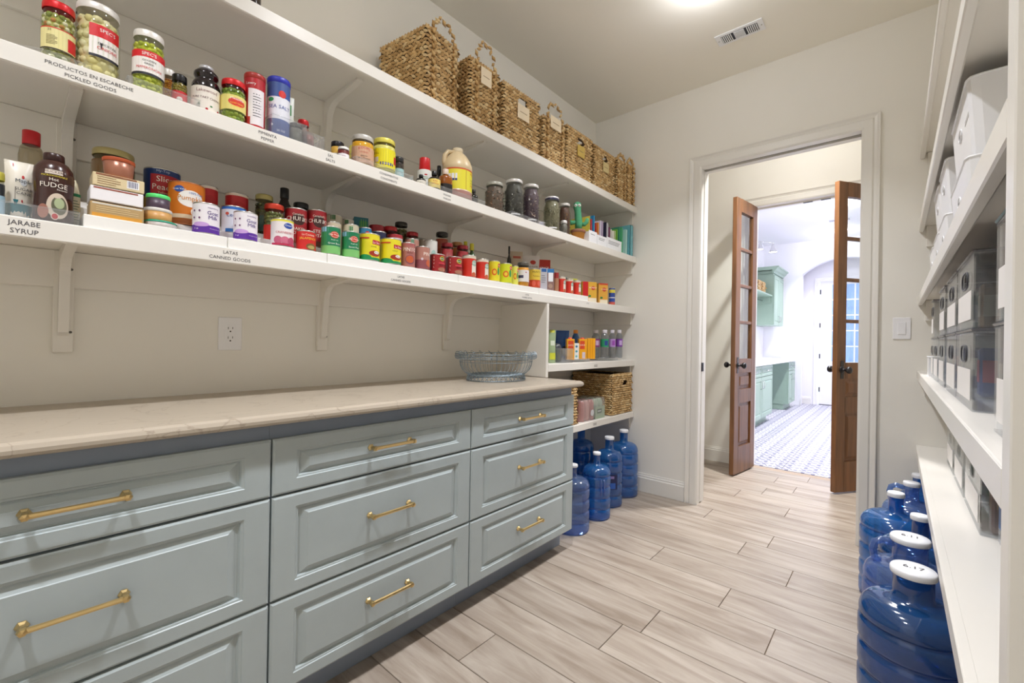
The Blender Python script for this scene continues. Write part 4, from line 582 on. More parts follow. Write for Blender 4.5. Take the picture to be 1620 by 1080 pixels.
shelf('second shelf of the left wall carrying pickles, mustard and mason jars', 1.777, 1.8245, YN + .002, -.002, brk=BR_Y,
      texts=[('PRODUCTOS EN ESCABECHE', -3.13, 1.803, .0125), ('PICKLED GOODS', -3.13, 1.786, .0125), ('PIMIENTA', -2.712, 1.806, .013), ('PEPPER', -2.712, 1.789, .013), ('SAL', -2.50, 1.806, .013), ('SALTS', -2.50, 1.789, .013), ('CONDIMENTOS', -2.256, 1.806, .012), ('CONDIMENTS', -2.256, 1.788, .012), ('VINAGRE', -1.95, 1.806, .011), ('VINEGAR', -1.95, 1.789, .011)])
shelf('canned goods shelf of the left wall above the worktop', 1.376, 1.4235, YN + .002, -.002, brk=BR_Y[:3],
      texts=[('JARABE', -3.239, 1.404, .016), ('SYRUP', -3.239, 1.385, .016), ('LATAS', -2.812, 1.404, .014), ('CANNED GOODS', -2.812, 1.386, .014), ('LATAS', -2.19, 1.404, .012), ('CANNED GOODS', -2.19, 1.388, .012), ('LATAS', -1.36, 1.404, .011), ('CANNED GOODS', -1.36, 1.388, .011), ('LATAS', -.72, 1.404, .011)])
PNL = -1.17
o = thing('end_panel', 'white upright panel standing on the worktop between worktop and niche shelves', 'panel', (0, 0, 0))
M().box(.001, .385, PNL, PNL + .022, .9365, 1.375, b=.0015).build('panel_board', SHELF, o)
shelf('upper niche shelf with drink bottles and cartons', .968, 1.0145, PNL + .0225, -.002, lines=((-.60, .993), (-.60, .984)))
shelf('lower niche shelf with wicker baskets above the blue water bottles', .564, .6095, PNL + .0225, -.002, lines=((-.60, .592), (-.60, .583)))

# right-hand shelving
XR = 2.027
PY = -2.6
dv = thing('shelf_divider', 'full height white divider panel at the right edge, nearest the camera', 'panel')
M().box(XR, W - .001, PY, PY + .044, 0.001, H - .001, b=.0015).build('panel_board', SHELF, dv)
def rshelf(label, z0, z1):
    o = thing('wall_shelf', label, 'shelf')
    M().box(XR + .001, W - .001, PY + .0445, -.002, z1 - .02, z1, b=.001).box(XR, XR + .02, PY + .0445, -.002, z0, z1 + .0005, b=.003).build('board', SHELF, o)
    M().box(W - .018, W - .0005, PY + .0445, -.002, z0 - .085, z1 - .0205, b=.002).build('cleat', SHELF, o)
    M().box(XR + .03, W - .019, -.018, -.0005, z0 - .085, z1 - .0205, b=.002).build('cleat', SHELF, o)
rshelf('lowest shelf of the right wall just above the water bottles', .575, .622)
rshelf('right wall shelf carrying two rows of clear lidded bins', .977, 1.025)
rshelf('right wall shelf carrying the white plastic bins', 1.38, 1.428)
rshelf('empty right wall shelf above the white bins', 1.779, 1.827)
rshelf('topmost right wall shelf below the ceiling', 2.175, 2.223)

# ================================================================ CABINETS
def nested(m, y0, y1, z0, z1, rings, X):
    """raised panel front facing +x: rings of (inset, height)"""
    vs = []
    for e, ez, hgt in rings: vs += [(X + hgt, y0 + e, z0 + ez), (X + hgt, y1 - e, z0 + ez), (X + hgt, y1 - e, z1 - ez), (X + hgt, y0 + e, z1 - ez)]
    fs = []
    for k in range(len(rings) - 1):
        for i in range(4): fs.append((k * 4 + i, k * 4 + (i + 1) % 4, k * 4 + 4 + (i + 1) % 4, k * 4 + 4 + i))
    k = (len(rings) - 1) * 4; fs.append((k, k + 1, k + 2, k + 3)); fs.append((3, 2, 1, 0))
    m.add(vs, fs); return m
def pull_mesh(L=.178):
    m = M(); h = L / 2
    for s in (-1, 1):
        pr = [(0, 0), (.0115, 0), (.0115, .003), (.0075, .009), (.0060, .016), (.0082, .021), (.0095, .028), (.0075, .035), (0, .037)]
        o = len(m.v); m.lathe(pr, 6, sm=False)
        for i in range(o, len(m.v)): a, b, c_ = m.v[i]; m.v[i] = (c_, s * (h - .010) + a, b)
    m.tube([(.028, -h + .012, 0), (.028, -h * .5, 0), (.028, h * .5, 0), (.028, h - .012, 0)], [.0066, .0058, .0058, .0066], 8, sm=False)
    return m
_pull = {}
def cabinet(label, y0, y1):
    yc = (y0 + y1) / 2; hw = (y1 - y0) / 2
    t = thing('drawer_cabinet', label, 'cabinet', (0, yc, 0))
    M().box(.002, .576, -hw, hw, .11, .9015).build('carcass', CAB_SHADE, t)
    M().box(.02, .5146, -hw, hw, .0005, .1095).build('toe_kick', CAB_SHADE, t)
    for z0, z1, pz in ((.694, .857, .782), (.390, .6875, .552), (.114, .3835, .262)):
        g = .0025; m = M()
        R = [(0, 0, -.019), (0, 0, -.004), (.006, .006, 0), (.066, .038, 0), (.068, .040, -.0025), (.074, .045, -.0035), (.078, .048, -.010), (.083, .051, -.010), (.086, .053, -.0085), (.102, .066, -.0020), (.105, .068, .0)]
        nested(m, -hw + g, hw - g, z0, z1, R, .598)
        d = fixn(m.build('drawer', CAB, t))
        if 'p' not in _pull: _pull['p'] = fixn(pull_mesh().build('pull_handle', BRASS, d, (.598, 0, pz))).data
        else: link('pull_handle', _pull['p'], d, (.598, 0, pz))
    return t
cabinet('blue grey drawer cabinet at the left edge of the photo with long brass pulls', -3.553, -2.7602)
cabinet('blue grey drawer cabinet in the middle of the row with three brass pulls', -2.7598, -1.9732)
cabinet('blue grey drawer cabinet at the right end of the row beside the water bottles', -1.9728, -1.187)
cabinet('blue grey drawer cabinet beside the near wall, out of the photo', -4.34, -3.5534)
ct = M(); P = [(.002, .902), (.618, .902), (.628, .905), (.634, .912), (.634, .920), (.629, .929), (.620, .934), (.608, .935), (.002, .935)]
n = len(P); vs = []
YE = -1.150
for i, (x, z) in enumerate(P): vs.append((x, YN + .01, z))
ins = [0 if x < .61 else (.634 - x) for x, z in P]
for i, (x, z) in enumerate(P): vs.append((x, YE - {.902: .014, .905: .005, .912: 0, .920: 0, .929: .005, .934: .014, .935: .022}[z], z))
ct.add(vs, [tuple(range(n)), tuple(range(2 * n - 1, n - 1, -1))] + [(i, i + n, (i + 1) % n + n, (i + 1) % n) for i in range(n)])
tag(fixn(ct.build('worktop', QUARTZ)), 'long beige veined stone worktop with rounded edge over the drawer cabinets', 'worktop')

# wall fittings
def outlet(label, y, z):
    t = thing('wall_outlet', label, 'outlet', (0, y, z))
    M().box(.0005, .006, -.04, .04, -.063, .063, b=.002).build('cover_plate', PLWHITE, t)
    M().box(.006, .0075, -.018, .018, -.035, .035, b=.0007).build('socket_face', PLWHITE, t)
    m = M()
    for s in (-1, 1):
        c = s * .018
        m.box(.0076, .0078, -.0085, -.0065, c - .001, c + .008).box(.0076, .0078, .0065, .0085, c, c + .008); m.lathe([(0, 0), (.003, 0)], 8)
        for i in range(len(m.v) - 16, len(m.v)): a, b, c_ = m.v[i]; m.v[i] = (.0078, a, c - .009 + b)
    m.build('socket_slot', BLACK, t)
outlet('white double socket outlet on the wall above the worktop', -2.697, 1.16)
sw = thing('light_switch', 'white rocker light switch on the wall right of the doorway', 'switch', (1.963, 0, 1.256))
M().box(-.038, .038, -.006, -.0005, -.06, .06, b=.002).build('cover_plate', PLWHITE, sw)
M().box(-.017, .017, -.009, -.006, -.034, .034, b=.002).build('rocker', PLWHITE, sw)
# air vent
av = thing('air_vent', 'white ceiling air vent with three louvre banks', 'vent', (1.22, -.43, H))
M().box(-.128, .128, -.056, .056, -.006, -.0005, b=.002).build('frame', PLWHITE, av)
M().box(-.098, .098, -.036, .036, -.0066, -.0062).build('backing', pmat('#3a3c44', .8), av)
lv = None
for gx, along in ((-.068, 0), (0, 1), (.068, 0)):
    for i in range(6):
        if along: M().box(gx - .028, gx + .028, -.033 + i * .0115, -.0275 + i * .0115, -.010, -.0066).build('louvre', PLWHITE, av)
        else: M().box(gx - .027 + i * .0098, gx - .0225 + i * .0098, -.034, .034, -.010, -.0066).build('louvre', PLWHITE, av)
for s in (-1, 1):
    M().lathe([(0, -.0085), (.004, -.008), (.004, -.006)], 8, (s * .115, 0, 0)).build('screw', STEEL, av)
# ================================================================ LAUNDRY ROOM (seen through the doors)
def small_pull(par, x, y, z, vert=True, L=.11):
    m = M()
    if vert: m.tube([(x, y, z - L / 2), (x + .028, y, z - L / 2 + .01), (x + .03, y, z), (x + .028, y, z + L / 2 - .01), (x, y, z + L / 2)], .005, 6)
    else: m.tube([(x, y - L / 2, z), (x + .024, y - L / 2 + .01, z), (x + .024, y + L / 2 - .01, z), (x, y + L / 2, z)], .005, 6)
    m.build('pull_handle', CHROME, par)
def front(par, name, x, y0, y1, z0, z1, ins=.05):
    m = M(); R = [(0, 0, -.018), (0, 0, 0), (ins, ins, 0), (ins + .008, ins + .008, -.008), (ins + .014, ins + .014, -.008), (ins + .024, ins + .024, 0)]
    nested(m, y0, y1, z0, z1, R, x); return fixn(m.build(name, GREEN, par))
def base_cab(label, y0, y1, doors):
    t = thing('base_cabinet', label, 'cabinet', (-.078, y0, 0)); D = .58
    M().box(.002, D, 0, y1 - y0, .10, .858).build('carcass', GREEN, t)
    M().box(.002, D - .06, .01, y1 - y0 - .01, .001, .0995).build('toe_kick', GREEN, t)
    n = doors; w = (y1 - y0) / n
    for i in range(n):
        a, b = i * w + .006, (i + 1) * w - .006
        d = front(t, 'drawer', D + .019, a, b, .70, .845, .03); small_pull(d, D + .019, (a + b) / 2, .775, False, .08)
        d = front(t, 'cabinet_door', D + .019, a, b, .115, .69, .055); small_pull(d, D + .019, (b - .05) if i % 2 == 0 else a + .05, .58)
    return t
base_cab('sage green base cabinet at the near end of the laundry worktop', 3.0, 4.45, 2)
base_cab('sage green base cabinet at the far end of the laundry worktop beyond the knee space', 5.8, 6.45, 2)
tag(M().box(-.078, .56, 2.96, 6.5, .8585, .898, b=.004).build('laundry_worktop', pmat('#f4f3f6', .2, name='white_stone')), 'white worktop over the sage green laundry cabinets', 'worktop')
u = thing('wall_cabinet', 'sage green upper cabinet with crown moulding in the laundry', 'cabinet', (-.078, 5.8, 1.508))
M().box(.002, .34, 0, .84, 0, .93).build('carcass', GREEN, u)
for i in (0, 1):
    d = front(u, 'cabinet_door', .359, .005 + i * .42, .415 + i * .42, .005, .90, .06); small_pull(d, .359, .37 if i == 0 else .47, .12)
m = M(); pr = [(0, 0), (.02, .0), (.03, .03), (.05, .045), (.08, .085), (.10, .095), (.10, .115), (0, .115)]
m.prism([(.34 + p, .93 + q) for p, q in pr], -.10, .84); m.box(.002, .34, -.10, .84, .985, 1.044); m.box(.002, .34, -.03, -.0005, .93, .98)
fixn(m.build('crown_moulding', GREEN, u))
ws = thing('laundry_shelf', 'sage green open shelf with hanging rod left of the upper cabinet', 'shelf', (-.078, 3.6, 2.02))
M().box(.002, .33, 0, 2.195, 0, .022, b=.002).build('board', GREEN, ws)
M().tube([(.17, .01, -.07), (.17, 2.19, -.07)], .012, 10).build('hanging_rod', CHROME, ws)
M().box(.002, .30, 2.172, 2.194, -.12, -.0005).build('bracket', GREEN, ws)
bk = M().box(-.077, -.07, 3.0, 6.72, .8985, 1.50).build('backsplash', pmat('#f3f1f6', .25, name='backsplash'))
tag(bk, 'plain white glossy backsplash behind the laundry worktop', 'backsplash')
# wall lamp with two cone heads
wlp = thing('wall_lamp', 'chrome lamp with two cone heads high in the laundry', 'lamp', (.0, 5.0, 2.80))
M().tube([(-.078, .0, .06), (.10, .0, .09), (.42, .0, .02)], .008, 8).box(-.079, -.06, -.05, .05, .0, .11, b=.004).build('arm', CHROME, wlp)
for x, z in ((.20, -.0), (.40, -.07)):
    M().lathe([(.012, .08), (.018, .07), (.022, .04), (.06, -.05), (.066, -.06), (.062, -.06), (.018, .03)], 18, (x, 0, z)).build('lamp_shade', CHROME, wlp)
    M().lathe([(0, -.055), (.056, -.055)], 16, (x, 0, z)).build('bulb', pmat('#fff6e8', emis=8, name='bulb_glow'), wlp)
# far door
fd = thing('exterior_door', 'white far door with a gridded glass window and dark hinges', 'door', (.815, 7.20, 0))
m = M(); m.box(0, .90, -.022, .022, .012, .85).box(0, .90, -.022, .022, 2.33, 2.395).box(0, .185, -.022, .022, .85, 2.33).box(.715, .90, -.022, .022, .85, 2.33)
fixn(m.build('door_frame', LWHITE, fd))
gx = [.185 + .53 * i / 3 for i in range(4)]; gz = [.85 + 1.48 * i / 5 for i in range(6)]
for i in range(3):
    for j in range(5): M().box(gx[i] + .008, gx[i + 1] - .008, -.003, .003, gz[j] + .008, gz[j + 1] - .008).build('pane', gmat('#eef4ff', 0, .02, .3, .04, 'window_glass'), fd)
for x in gx[1:-1]: M().box(x - .011, x + .011, -.014, .014, .85, 2.33).build('muntin', LWHITE, fd)
for z in gz[1:-1]: M().box(.185, .715, -.0135, .0135, z - .011, z + .011).build('muntin', LWHITE, fd)
for z in (.25, .9, 1.5, 2.15): M().box(-.006, .012, -.028, -.0225, z, z + .09).build('hinge', BLACK, fd)
M().box(0, .9, -.0245, -.0225, .0, .012).build('door_sweep', BLACK, fd)
cm = M(); n = 60; vs = []
for i in range(n + 1):
    x = .80 + 1.0 * i / n; y = 7.36 + .02 * math.sin(i * 1.25) + .01 * math.sin(i * .53)
    vs += [(x, y, .4), (x, y, 2.6)]
cm.add(vs, [(2 * i, 2 * i + 2, 2 * i + 3, 2 * i + 1) for i in range(n)], 0, True)
cu = cm.build('sheer_curtain', gmat('#d4e2f6', .7, .6, .05, .0, 'sheer_fabric')); tag(cu, 'pale blue sheer curtain behind the gridded door glass', 'curtain')
M().tube([(.75, 7.36, 2.6), (1.85, 7.36, 2.6)], .012, 8).box(.78, .80, 7.271, 7.36, 2.59, 2.61).box(1.80, 1.82, 7.271, 7.36, 2.59, 2.61).build('curtain_rod', CHROME, cu)
sw2 = thing('light_switch', 'white switch plate on the laundry back wall above the worktop end', 'switch', (.30, 6.74, 1.16))
M().box(-.05, .05, -.006, -.0005, -.06, .06, b=.002).build('cover_plate', PLWHITE, sw2); M().box(-.02, .02, -.008, -.006, -.03, .03).build('rocker', PLWHITE, sw2)
rv = thing('air_vent', 'white air vent in the laundry ceiling seen through the door glass', 'vent', (1.25, 5.3, LH))
M().box(-.15, .15, -.08, .08, -.006, -.0005, b=.002).build('frame', PLWHITE, rv)
for i in range(6): M().box(-.13, .13, -.065 + i * .022, -.058 + i * .022, -.009, -.006).build('louvre', pmat('#b8b8c0', .6), rv)

# ================================================================ BASKETS
def weave(m, p0, du, dz, L, Hh, nrm, row=.0175, seed=0, hole=None, flare=0, d=.009):
    """rows of slanted straw strands over a rectangle (p0 + u*du + z*dz)"""
    r = random.Random(seed); du = Vector(du); dz = Vector(dz); nrm = Vector(nrm); p0 = Vector(p0)
    nr = max(2, int(Hh / row)); rh = Hh / nr; st = row * 1.25; k = max(2, int(L / st)); su = L / k
    for i in range(nr):
        for j in range(k + 1):
            u = (j + (.5 if i % 2 else 0)) * su - su * .25; z = (i + .5) * rh
            if u < 0 or u > L: continue
            if hole and hole[0] < u < hole[1] and hole[2] < z < hole[3]: continue
            sl = (.42 if i % 2 else -.42) + r.uniform(-.16, .16)
            a = (du * math.cos(sl) + dz * math.sin(sl)) * (su * .80 * r.uniform(.85, 1.15)); b = (dz * math.cos(sl) - du * math.sin(sl)) * (rh * .42 * r.uniform(.8, 1.1)); c = nrm * d * r.uniform(.75, 1.35)
            P = p0 + du * u + dz * z; o = len(m.v)
            m.v += [tuple(P + a), tuple(P + a * .35 + b + c * .3), tuple(P - a * .35 + b + c * .3), tuple(P - a), tuple(P - a * .35 - b + c * .3), tuple(P + a * .35 - b + c * .3), tuple(P + a * .45 + c), tuple(P - a * .45 + c)]
            F = [(0, 1, 6), (1, 2, 7, 6), (2, 3, 7), (3, 4, 7), (4, 5, 6, 7), (5, 0, 6)]
            q = r.choice((0, 0, 1, 1, 2))
            for f in F: m.f.append(tuple(t + o for t in f)); m.mi.append(q); m.sm.append(True)
STRAW = [pmat('#d0ae79', .7, noise=.18, nscale=60, name='straw'), pmat('#b8945f', .62, noise=.2, nscale=60, name='straw_dark'), pmat('#dfc594', .62, noise=.15, nscale=60, name='straw_light')]
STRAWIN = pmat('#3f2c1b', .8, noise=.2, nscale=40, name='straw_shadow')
TAGM = pmat('#ecdcbf', .6, noise=.03, name='tag_wood')
def braid(m, pts, r=.009, seed=0):
    """plaited strand: two crossing rows of knots along a path"""
    q = random.Random(seed); P = [Vector(p) for p in pts]; seg = []
    for a, b in zip(P, P[1:]):
        n = max(1, int((b - a).length / (r * 1.15)))
        for i in range(n): seg.append((a + (b - a) * i / n, (b - a).normalized()))
    for i, (p, t) in enumerate(seg):
        s = Vector((0, 1, 0)) if abs(t.y) < .7 else Vector((0, 0, 1)); n = t.cross(s).normalized(); s = n.cross(t).normalized()
        sg = 1 if i % 2 else -1; d1 = (t * .75 + s * sg * .66).normalized(); d2 = n; d3 = d1.cross(d2).normalized()
        c = p + s * (sg * r * .35); A = d1 * r * 1.35; B = d2 * r * .8; D = d3 * r * .62; o = len(m.v)
        m.v += [tuple(c + A), tuple(c - A), tuple(c + B), tuple(c - B), tuple(c + D), tuple(c - D)]
        mi = q.choice((0, 0, 1, 2))
        for f in ((0, 2, 4), (2, 1, 4), (1, 3, 4), (3, 0, 4), (2, 0, 5), (1, 2, 5), (3, 1, 5), (0, 3, 5)): m.f.append(tuple(t_ + o for t_ in f)); m.mi.append(mi); m.sm.append(True)
def basket(label, x1, y0, y1, z, h, dep=.30, handle=None, tagz=None, hole=None, rz=0, group=None, row=.0175, endface=False, tagc=None, sides=('-y', '+x', '+y')):
    """local origin: centre of the base; front faces +x"""
    wy = (y1 - y0); t = thing('woven_basket', label, 'basket', (x1 - dep / 2, (y0 + y1) / 2, z), rz, group)
    X = dep / 2 - .006; Y = wy / 2 - .006; m = M(); th = .008
    seed = int(abs(y0) * 1000)
    HX = hole  # (u0,u1,z0,z1) on the front, u from -y
    def wall(x0_, x1_, y0_, y1_, z0_, z1_): m.box(x0_, x1_, y0_, y1_, z0_, z1_)
    wall(-X, X, -Y, Y, .002, .010); wall(-X, -X + th, -Y, Y, .01, h - .004); wall(-X, X, -Y, -Y + th, .01, h - .004); wall(-X, X, Y - th, Y, .01, h - .004)
    if HX:
        u0, u1, a, b = HX; u0 -= Y + .006; u1 -= Y + .006
        wall(X - th, X, -Y, u0, .01, h - .004); wall(X - th, X, u1, Y, .01, h - .004); wall(X - th, X, u0, u1, .01, a); 
        if b < h - .01: wall(X - th, X, u0, u1, b, h - .004)
    else: wall(X - th, X, -Y, Y, .01, h - .004)
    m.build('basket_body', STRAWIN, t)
    w_ = M()
    if '-y' in sides: weave(w_, (-X, -Y, 0), (1, 0, 0), (0, 0, 1), 2 * X, h, (0, -1, 0), row, seed + 1)
    if '+x' in sides: weave(w_, (X, -Y, 0), (0, 1, 0), (0, 0, 1), 2 * Y, h, (1, 0, 0), row, seed + 2, hole=HX)
    if '+y' in sides: weave(w_, (-X, Y, 0), (1, 0, 0), (0, 0, 1), 2 * X, h, (0, 1, 0), row * 1.6, seed + 3)
    if '-x' in sides: weave(w_, (-X, -Y, 0), (0, 1, 0), (0, 0, 1), 2 * Y, h, (-1, 0, 0), row * 1.6, seed + 4)
    tag(w_.build('weave', STRAW, t), kind='stuff')
    b_ = M(); rr = .008
    braid(b_, [(-X, -Y, h), (X, -Y, h), (X, Y, h), (-X, Y, h), (-X, -Y, h)], rr, seed)
    tag(b_.build('rim', STRAW, t), kind='stuff')
    if handle:
        w2, hh = handle; m2 = M(); arc_ = [(X + .014, -w2, .0), (X + .014, -w2, h * .95)]
        for i in range(1, 10):
            a = PI * i / 10; sq = .8; arc_.append((X + .006, -w2 * math.copysign(abs(math.cos(a)) ** sq, math.cos(a)), h * .95 + (hh + .05 * h) * math.sin(a) ** sq))
        arc_ += [(X + .014, w2, h * .95), (X + .014, w2, 0.0)]
        braid(m2, arc_, .0145, seed + 9); tag(m2.build('handle', STRAW, t), kind='stuff')
    if tagz is not None:
        tz, tw, thh = tagz
        g = M().box(X + .012, X + .0145, -tw / 2, tw / 2, tz - thh / 2, tz + thh / 2, b=.0006).build('name_tag', tagc or TAGM, t)
        M().box(X + .0146, X + .0149, -tw * .3, tw * .3, tz - .003, tz + .001).build('printed_line', pmat('#a08a68', .6), g)
    return t
ZB = 2.2195; GB = None
basket('largest woven basket at the left end of the top shelf with two braided handles', .352, -2.085, -1.865, ZB, .325, .315, handle=(.068, .07), rz=.13)
basket('tall narrow woven basket with round handle and pale tag, second from the left', .352, -1.79, -1.575, ZB, .325, .30, handle=(.062, .105), tagz=(.262, .075, .085))
basket('square woven basket with cut handle hole and pale tag between the two handled baskets', .352, -1.545, -1.225, ZB, .315, .30, hole=(.12, .20, .235, .285), tagz=(.20, .10, .08))
basket('narrow woven basket with squared handle and large pale tag', .355, -1.195, -.965, ZB, .27, .30, handle=(.075, .10), tagz=(.255, .11, .075))
basket('woven basket with golden tag in the middle of the top shelf right half', .352, -.945, -.630, ZB, .31, .30, hole=(.13, .20, .215, .265), tagz=(.185, .085, .075), tagc=pmat('#d2b458', .4, noise=.03))
basket('smaller woven basket with pale gold tag, third from the back wall', .352, -.605, -.310, ZB, .30, .30, hole=(.12, .18, .215, .26), tagz=(.18, .08, .07), tagc=pmat('#d8c48a', .4, noise=.03))
basket('slim woven basket with handle, second from the back wall', .355, -.290, -.150, ZB, .31, .30, handle=(.05, .04))
basket('last slim woven basket on the top shelf, touching the back wall', .36, -.137, -.022, ZB, .315, .30, handle=(.045, .045))
ZN = .612
basket('large woven basket with cut out grip in the niche beside the back wall', .378, -.345, -.022, ZN, .298, .35, hole=(.17, .23, .215, .255), row=.016)
basket('woven basket mostly hidden behind the cabinet corner in the niche', .374, -1.135, -.80, ZN, .275, .32, row=.018)
basket('small pale woven basket on the laundry shelf', .16, 5.15, 5.40, 2.046, .21, .20, row=.03)
basket('second pale woven basket on the laundry shelf beside the cabinet', .16, 5.45, 5.70, 2.046, .21, .20, row=.03)
# jars on top shelf only just in view
t = thing('jar', 'dark jar just in view at the top edge of the photo on the top shelf', 'jar', (.325, -2.765, ZB))
M().lathe([(0, 0), (.042, 0), (.045, .01), (.045, .12), (.035, .15)], 20).build('glass_body', pmat('#2b1d1c', .12, coat=.5), t)
M().lathe([(.036, .15), (.038, .15), (.038, .17), (0, .17)], 20).build('lid', BLACK, t)
t = thing('basket_lid', 'flat round straw mat with only its rim showing on the top shelf edge', 'mat', (.30, -2.59, ZB))
M().lathe([(0, .0005), (.058, .0005), (.062, .006), (.058, .012), (0, .012)], 28).build('woven_disc', STRAW[1], t)

# ================================================================ WIRE BOWL
bw = thing('wire_basket', 'oval blue grey wire basket with curled rim on the worktop', 'basket', (.285, -1.49, .9352))
WIRE = pmat('#8b9aa4', .35, metal=.7, noise=.1, name='painted_wire')
def ell(a, rx, ry): return (rx * math.cos(a), ry * math.sin(a))
NS = 44; sy = 1.0; ribs = M(); rings = M()
prof = [(.166, .031), (.186, .040), (.206, .058), (.218, .082), (.222, .105), (.218, .130)]
for i in range(NS):
    a = 2 * PI * i / NS
    P = [((r * .80) * math.cos(a), r * 1.0 * math.sin(a), z) for r, z in prof]
    for k in range(1, 12):
        t_ = -PI * .5 * 0 + k * 2 * PI / 12; rr = .222 + .014 * (1 - math.cos(t_)); zz = .130 + .014 * math.sin(t_)
        P.append((rr * .8 * math.cos(a + .002 * k), rr * math.sin(a + .002 * k), zz))
    ribs.tube(P, .0011, 5)
fixn(ribs.build('ribs', WIRE, bw))['kind'] = 'stuff'
for r, z, w_ in ((.222, .100, .0016), (.246, .143, .0018), (.250, .128, .0015), (.224, .118, .0016)):
    rings.tube([(r * .8 * math.cos(2 * PI * i / 48), r * math.sin(2 * PI * i / 48), z) for i in range(48)], w_, 5, closed=True)
rings.build('ring', WIRE, bw)
ft = M()
for r, z in ((.178, .0035), (.172, .030), (.166, .031)): ft.tube([(r * .8 * math.cos(2 * PI * i / 48), r * math.sin(2 * PI * i / 48), z) for i in range(48)], .003, 6, closed=True)
K = 40
for i in range(K):
    for s in (-1, 1):
        a, b = 2 * PI * i / K, 2 * PI * (i + s * .9) / K
        ft.tube([(.172 * .8 * math.cos(a), .172 * math.sin(a), .030), (.178 * .8 * math.cos((a + b) / 2), .178 * math.sin((a + b) / 2), .017), (.178 * .8 * math.cos(b), .178 * math.sin(b), .004)], .0018, 5)
ft.build('foot_ring', WIRE, bw)['kind'] = 'stuff'
fl_ = M()
for k in range(-7, 8):
    y = k * .022; q = math.sqrt(max(0, 1 - (y / .172) ** 2)) * .172 * .8; fl_.tube([(-q, y, .031), (q, y, .031)], .0013, 4)
fl_.build('base_wires', WIRE, bw)['kind'] = 'stuff'
fl_ = M()
for i in range(24):
    a = 2 * PI * i / 24; fl_.tube([((.236 + .013 * math.cos(t)) * .8 * math.cos(a + .05 * math.sin(t)), (.236 + .013 * math.cos(t)) * math.sin(a + .05 * math.sin(t)), .142 + .013 * math.sin(t)) for t in [2 * PI * k / 10 for k in range(10)]],   .0013, 5, closed=True)
fl_.build('curled_rim', WIRE, bw)['kind'] = 'stuff'

# ================================================================ BIG WATER BOTTLES
def blue(body, deep): return gmat('#%02x%02x%02x' % deep, body, .12, .35, .06, 'blue_bottle_plastic')
BB = gmat('#6fb0ee', .32, .10, .5, .08, 'blue_bottle_plastic', '#2b7fc8'); BN = gmat('#6a9cd4', .34, .10, .5, .08, 'deep_blue_bottle_plastic', '#2a64a0'); BP = gmat('#b4ccf4', .2, .12, .4, .06, 'pale_blue_bottle_plastic', '#88a8dc')
CAPW = pmat('#eceef2', .4, name='cap_plastic')
def water(label, x, y, r, h, neck, mat, wide=False, handle=None, lab=False, cap=True, txt=None, grip=False):
    t = thing('water_bottle', label, 'bottle', (x, y, 0), group=None)
    b = r; P = [(0, .012), (b * .7, .006), (b * .86, 0), (b * .95, .004), (b * .985, .018)]
    hs = h * .66
    for k in range(4):
        z0 = hs * (k + .12) / 4; z1 = hs * (k + .88) / 4
        P += [(b * .985, z0), (b, z0 + .008), (b, z1 - .008), (b * .985, z1), (b * .935, z1 + .007), (b * .935, hs * (k + 1.0) / 4 + hs * .12 / 4 - .006 if k < 3 else z1 + .010)]
    P += [(b * .97, hs), (b * .985, hs + .008)]
    for i in range(1, 8):
        a = PI / 2 * i / 8; P.append((neck + (b * .985 - neck) * math.cos(a) ** .6, hs + .008 + (h * .80 - hs - .008) * math.sin(a)))
    P += [(neck * 1.12, h * .81), (neck, h * .83), (neck, h * .95), (neck * 1.08, h * .955), (neck * 1.08, h * .965), (neck, h * .97)]
    sh = M().lathe(P, 36); bd = sh.build('bottle_body', mat, t)
    if cap:
        c = M(); cr = neck * (1.12 if wide else 1.15)
        c.lathe([(cr, h * .958), (cr * 1.02, h * .962), (cr * 1.02, h - .006), (cr * .96, h - .001), (cr * .6, h), (0, h)], 28)
        c.lathe([(cr * 1.001, h * .958), (neck * 1.0, h * .958)], 28)
        c = c.build('cap', CAPW, t)
        if txt:
            v, f = text2d(txt); m = M(); s = cr * .55; q = Vector((co.location.x - x, co.location.y - y)).normalized(); rx = Vector((-q.y, q.x))
            m.add([tuple(Vector((0, 0, h + .0008)) + Vector((rx.x, rx.y, 0)) * (p_ * s) - Vector((q.x, q.y, 0)) * ((q_ - .3) * s)) for p_, q_ in v], f); m.build('handwriting', INK, c)
    if handle is not None:
        a = handle; d = Vector((math.cos(a), math.sin(a), 0)); m = M()
        m.tube([tuple(d * rr + Vector((0, 0, zz))) for rr, zz in ((neck * .98, h * .93), (neck + .03, h * .945), (neck + .05, h * .92), (neck + .055, h * .87), (neck + .05, h * .80), (neck + .035, h * .79))], .012, 10)
        m.build('handle', BP, t)
    if grip:
        m = M(); a0 = grip
        for s in (0, .24):
            m.tube([((r + .001) * math.cos(a0 + s), (r + .001) * math.sin(a0 + s), z) for z in (.17, .20, .24, .27)], .006, 8)
        m.build('grip', BP, t)
    if lab:
        a0 = math.atan2(co.location.y - y, co.location.x - x); m = M(); R2 = r + .0008
        m.lathe([(R2, .13), (R2, .235)], 16, a0=a0 - .55, a1=a0 + .65, mi=0); m.lathe([(R2 + .0004, .135), (R2 + .0004, .175)], 10, a0=a0 - .5, a1=a0 + .5, mi=1); m.lathe([(R2 + .0004, .205), (R2 + .0004, .222)], 10, a0=a0 - .3, a1=a0 + .4, mi=2)
        m.build('label', [pmat('#1c2450', .4), pmat('#2a5cae', .4), pmat('#8a7ab0', .4)], t)
    return t
water('blue water bottle in the corner by the baseboard, rightmost of the left group', .385, -.165, .107, .49, .029, BB)
water('blue water bottle with dark printed label under the niche', .405, -.425, .094, .48, .029, BB, lab=True)
water('clear blue water bottle with grip recess and white cap in the left group', .455, -.685, .092, .425, .022, BB, grip=-.72)
